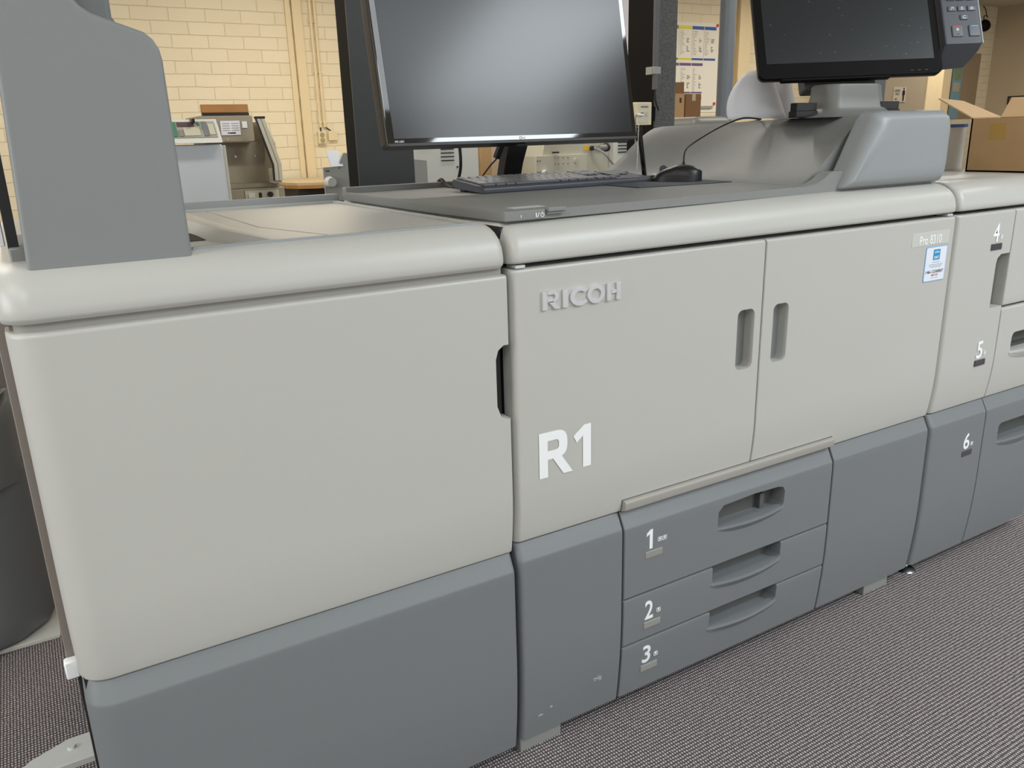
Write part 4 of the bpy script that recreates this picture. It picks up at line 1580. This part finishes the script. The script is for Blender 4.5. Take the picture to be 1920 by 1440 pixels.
# machines seen under the monitor
R, part = at_root('envelope_feeder', 'small grey metal feeder with a round white knob left of the left pillar', 'machine', (.7, 2.5, 0))
part('side_plate', prism([(.484, .862), (.58, .85), (.95, .85), (.95, 1.0), (.575, 1.045), (.545, .992), (.484, .99)], 1, 2.30, 2.312), 'greymetal', smooth=False)
part('body', box(.60, .95, 2.3125, 2.38, .0, .96), 'greymetal')
part('support_foot', box(.60, .95, 2.3, 2.7, .0, .06), 'greymetal')
part('tray', loft([[(.514, 2.292, .993), (.566, 2.292, .993), (.566, 2.298, .993), (.514, 2.298, .993)], [(.514, 2.34, 1.055), (.566, 2.34, 1.055), (.566, 2.346, 1.055), (.514, 2.346, 1.055)]]), 'paleblue', smooth=False)
part('knob', cyl((.503, 2.262, .932), (.503, 2.2995, .932), .018, .023, 20), 'offwhite')
for x, z in ((.495, .975), (.503, .975), (.55, .985), (.56, 1.0)):
    part('bolt_hole', cyl((x, 2.297, z), (x, 2.3, z), .0025, n=8), 'black')

R, part = at_root('white_machine', 'white machine with three vent slots behind the left half of the monitor', 'machine', (1.17, 2.8, 0), 'white vented machines beneath the monitor')
part('cabinet', box(.965, 1.372, 2.6, 3.0, 0, 1.10, .006, 2), 'offwhite')
for x in (.967, 1.166):
    for k in range(4):
        part('vent_slot', box(x if x > 1 else .962, x + (.070 if x > 1 else .010), 2.597, 2.6015, .985 + .0175 * k, .990 + .0175 * k, .0), 'black')
part('screw', cyl((1.252, 2.597, .955), (1.252, 2.602, .955), .005, n=12), 'black')
text('lettering', 'Made in Germany', 1.06, 1.115, 1.048, 1.054, 2.598, 'ink', R, .001).location = (-1.17, -2.8, 0)
R, part = at_root('white_machine', 'white vented machine at the left end of the grey console', 'machine', (2.35, 3.0, 0), 'white vented machines beneath the monitor')
part('cabinet', box(2.20, 2.56, 2.8, 3.2, 0, 1.12, .006, 2), 'offwhite')
for k in range(4):
    part('vent_slot', box(2.390, 2.480, 2.797, 2.8015, .982 + .018 * k, .988 + .018 * k), 'black')
part('screw', cyl((2.35, 2.797, .968), (2.35, 2.802, .968), .004, n=12), 'black')

for i, (x0, x1, y0, z0, z1, lb) in enumerate(((1.60, 1.79, 3.0, 0, .55, 'lower brown carton of the stack left of the monitor stand'), (1.60, 1.79, 3.0, .551, 1.10, 'upper brown carton of the stack left of the monitor stand'),
                                              (1.81, 2.00, 2.98, 0, .55, 'lower brown carton of the stack right of the monitor stand'), (1.81, 2.00, 2.98, .551, 1.10, 'upper brown carton of the stack right of the monitor stand'))):
    R, part = at_root('carton', lb, 'box', ((x0 + x1) / 2, y0 + .15, z0), 'brown cartons behind the monitor')
    part('box_body', box(x0, x1, y0, y0 + .35, z0, z1, .003, 1), 'card' if i < 2 else 'carddark')
    part('tape_strip', box((x0 + x1) / 2 - .025, (x0 + x1) / 2 + .025, y0 - .001, y0 + .001, z0 + .02, z1 - .02), 'tape')

R, part = at_root('cream_machine', 'cream metal machine with yellow warning labels behind the keyboard', 'machine', (1.95, 2.8, 0))
part('body', prism([(1.735, 0), (2.17, 0), (2.17, 1.09), (1.77, 1.09), (1.745, .985)], 1, 2.6, 2.95), 'ivory', smooth=False)
part('front_plate', box(1.697, 2.02, 2.585, 2.5995, .55, .990, .001, 1), mat('ivory_light', (206, 202, 182), .5))
part('frame_strip', box(2.171, 2.195, 2.59, 2.95, 0, 1.09), 'ivory')
for x in (1.705, 1.72):
    for z in (.965, .91):
        part('bolt_hole', cyl((x, 2.582, z), (x, 2.586, z), .003, n=8), 'black')
for x in (1.81, 1.83, 1.86, 1.89):
    for z in (.975, .945):
        part('bolt_hole', box(x, x + .008, 2.583, 2.586, z, z + .0025), 'darkink')
part('round_cap', cyl((1.945, 2.578, .957), (1.945, 2.585, .957), .014, n=20), 'ivory')
part('feed_knob', cyl((1.745, 2.56, .905), (1.745, 2.585, .905), .015, n=20), 'offwhite')
part('lever', box(1.80, 1.83, 2.57, 2.59, 1.0, 1.008), 'black')
part('warning_label', box(2.005, 2.042, 2.597, 2.5995, 1.008, 1.030), 'yellow', smooth=False)
part('warning_label', box(2.115, 2.150, 2.597, 2.5995, 1.038, 1.055), 'yellow', smooth=False)
part('socket_inlet', cyl((2.055, 2.585, 1.018), (2.055, 2.5995, 1.018), .012, n=16), 'darkink')
part('round_plug', cyl((2.080, 2.56, 1.020), (2.135, 2.575, 1.020), .012, .017, 16), 'cablegrey')
part('plug_collar', cyl((2.130, 2.572, 1.020), (2.144, 2.576, 1.020), .022, n=16), 'darkink')
tag(obj('power_lead', tube([(2.055, 2.57, 1.018), (2.063, 2.53, 1.006), (2.08, 2.50, .98), (2.12, 2.50, .94), (2.17, 2.50, .905), (2.22, 2.52, .87), (2.25, 2.54, .60), (2.25, 2.55, .01)], .0055), 'cablegrey'),
    'grey lead curving down from the cream machine', 'cable')
tag(obj('white_cable', tube([(2.46, 2.72, 1.10), (2.462, 2.72, .95), (2.463, 2.72, .80), (2.465, 2.74, .4), (2.465, 2.74, .005)], .0055), 'white'),
    'thin straight white cord in front of the vented machine', 'cable')

# tall white cabinet between monitor and right pillar
R, part = at_root('tall_cabinet', 'tall white cabinet between the monitor and the right pillar', 'cabinet', (3.3, 4.2, 0))
wm = mat('white_lilac', (226, 222, 230), .45)
part('lower_door', box(3.05, 3.56, 4.0, 4.4, .0, 1.607, .004, 1), wm)
part('upper_door', box(3.05, 3.56, 4.0, 4.4, 1.628, 2.45, .004, 1), wm)
part('joint_strip', box(3.052, 3.558, 4.003, 4.4, 1.6075, 1.6275), 'ivory')

# cartons right of the pillar on a table
R, part = at_root('side_table', 'plain grey table carrying the brown cartons right of the pillar', 'table', (4.5, 4.8, 0))
part('tabletop', box(4.0, 5.1, 4.45, 5.15, .72, .75, .004, 1), 'greymetal')
for x in (4.04, 5.02):
    for y in (4.49, 5.07):
        part('leg', box(x, x + .04, y, y + .04, 0, .7195), 'greymetal')
R, part = at_root('carton', 'narrow brown carton with a raised flap beside the right pillar', 'box', (4.33, 4.6, .751), 'brown cartons on the side table')
part('box_body', box(4.20, 4.432, 4.50, 4.75, .751, 1.395, .003, 1), 'card')
part('flap', box(4.20, 4.425, 4.505, 4.509, 1.395, 1.485), 'carddark')
part('printed_mark', box(4.375, 4.395, 4.498, 4.5005, 1.32, 1.36), 'darkink')
R, part = at_root('carton', 'wider brown carton with clear tape below the wall poster', 'box', (4.52, 4.6, .751), 'brown cartons on the side table')
part('box_body', box(4.436, 4.612, 4.49, 4.70, .751, 1.392, .003, 1), 'carddark')
part('tape_strip', box(4.505, 4.545, 4.487, 4.4905, 1.335, 1.390), 'tape')
part('tape_strip', box(4.515, 4.55, 4.487, 4.4905, 1.15, 1.20), 'tape')
R, part = at_root('grey_machine', 'dark grey rounded machine top behind the console ridge', 'machine', (2.76, 2.6, 0))
part('hood', box(2.62, 2.91, 2.42, 2.8, .6, 1.165, .05, 5), mat('hood_grey', (112, 112, 108), .45))
part('base', box(2.66, 2.87, 2.46, 2.78, 0, .60, .01, 2), 'greymetal')

# wall chart
R, part = at_root('wall_poster', 'large white wall chart with yellow, blue, purple and orange bars on the back wall', 'poster', (6.75, 6.79, 1.8))
pb = part('sheet', box(6.20, 7.055, 6.793, 6.7985, 1.30, 2.312), mat('poster_white', (238, 236, 226), .6), smooth=False)


def bar(nm, x0, x1, z0, z1, mt_):
    o = obj(nm, box(x0, x1, 6.7905, 6.793, z0, z1), mt_, R, smooth=False)
    o.location = (-6.75, -6.79, -1.8)


for x0, x1, mt_ in ((6.30, 6.385, 'green'), (6.39, 6.60, 'yprint'), (6.605, 6.79, 'blue'), (6.80, 6.985, 'blue')):
    bar('coloured_bar', x0, x1, 2.235, 2.272, mt_)
    bar('coloured_bar', x0, x1, 1.895, 1.918, mt_)
for x0, x1 in ((6.30, 6.41), (6.42, 6.60), (6.61, 6.785)):
    bar('coloured_bar', x0, x1, 1.832, 1.862, 'purple')
    bar('coloured_bar', x0, x1, 1.520, 1.537, 'purple')
    bar('coloured_bar', x0, x1, 1.450, 1.480, 'orange' if x0 > 6.35 else 'darkink')
random.seed(11)
bm = bmesh.new()
for cx, zt2 in ((6.42, 2.21), (6.62, 2.21), (6.81, 2.21), (6.44, 1.80), (6.63, 1.80), (6.44, 1.43), (6.63, 1.43)):
    for k in range(16 if zt2 > 1.5 else 6):
        w = random.uniform(.02, .075)
        z = zt2 - .017 * k
        join(bm, box(cx, cx + w, 6.7915, 6.793, z, z + .004))
        if k in (5, 6, 7, 10, 11, 12, 13):
            join(bm, box(cx + .10, cx + .10 + w * .7, 6.7915, 6.793, z, z + .010))
for x in (6.40, 6.605, 6.795):
    join(bm, box(x - .001, x + .001, 6.7915, 6.793, 1.93, 2.23))
o = obj('printed_text', bm, 'ink', R, smooth=False)
o.location = (-6.75, -6.79, -1.8)
o['kind'] = 'stuff'
for x, z in ((7.0, 2.29), (6.995, 1.40)):
    o = obj('magnet', cyl((x, 6.780, z), (x, 6.7925, z), .017, n=16), 'red', R)
    o.location = (-6.75, -6.79, -1.8)
tag(obj('wall_rail', box(6.35, 6.96, 6.77, 6.7925, 1.345, 1.375, .002, 1), 'greymetal'), 'thin grey rail at the foot of the wall chart', 'rail')

# sign on the partition
R, part = at_root('door_sign', 'small white ladies only sign with a black figure on the taupe partition', 'sign', (9.5, 5.99, 1.46))
part('plate', box(9.37, 9.63, 5.992, 5.9985, 1.37, 1.555), mat('sign_beige', (184, 176, 160), .6), smooth=False)
R2 = R
for s_, x0, x1, z0, z1 in (('LADIES', 9.385, 9.50, 1.495, 1.525), ('ONLY', 9.40, 9.50, 1.455, 1.485), ('WC', 9.40, 9.46, 1.39, 1.42)):
    o = text('lettering', s_, x0, x1, z0, z1, 5.9915, 'darkink', R2, .001)
    o.location = (-9.5, -5.99, -1.46)
fg = join(cyl((9.575, 5.988, 1.535), (9.575, 5.9925, 1.535), .012, n=14),
          prism([(9.553, 1.515), (9.597, 1.515), (9.602, 1.46), (9.588, 1.455), (9.586, 1.385), (9.577, 1.385), (9.575, 1.44), (9.573, 1.385), (9.564, 1.385), (9.562, 1.455), (9.548, 1.46)], 1, 5.988, 5.9925))
part('figure', fg, 'black', smooth=False)

# maps
tag(obj('wall_map', box(11.83, 12.55, 6.788, 6.7985, 1.15, 2.10), 'map', smooth=False), 'large printed wall map in blue and brown near the room corner', 'map')
R, part = at_root('small_map', 'narrow blue map sheet with small inset maps left of the large map', 'map', (11.7, 6.59, 1.6))
part('sheet', box(11.57, 11.80, 6.592, 6.5985, 1.15, 1.985), mat('map_blue', (110, 146, 164), .6), smooth=False)
part('inset', box(11.60, 11.775, 6.589, 6.5925, 1.70, 1.955), mat('inset_green', (112, 134, 104), .6, var=.3, vscale=14), smooth=False)
part('inset', box(11.60, 11.765, 6.589, 6.5925, 1.53, 1.66), mat('inset_grey', (160, 156, 140), .6), smooth=False)
R, part = at_root('wall_speaker', 'small dark round object on a bracket high in the room corner', 'speaker', (12.25, 6.6, 2.5))
bm = bmesh.new()
bmesh.ops.create_uvsphere(bm, u_segments=18, v_segments=12, radius=.10)
for v in bm.verts:
    v.co = Vector((v.co.x * 1.05, v.co.y * .7, v.co.z * (.95 if v.co.z > 0 else .75))) + Vector((12.22, 6.60, 2.455))
part('housing', bm, 'pillardark')
part('arm', tube([(12.22, 6.62, 2.52), (12.24, 6.64, 2.60), (12.35, 6.66, 2.61), (12.42, 6.70, 2.60), (12.42, 6.74, 2.72), (12.42, 6.78, 2.76)], .007), 'darkink')
R, part = at_root('framed_picture', 'small dark picture on the right wall above the open cardboard box', 'picture', (12.83, 6.3, 1.4))
part('frame', box(12.83, 12.8485, 6.1, 6.45, 1.34, 1.46), 'darkink')
part('picture', box(12.826, 12.8305, 6.13, 6.42, 1.36, 1.44), mat('picture_ochre', (150, 110, 70), .6, var=.4, vscale=30))
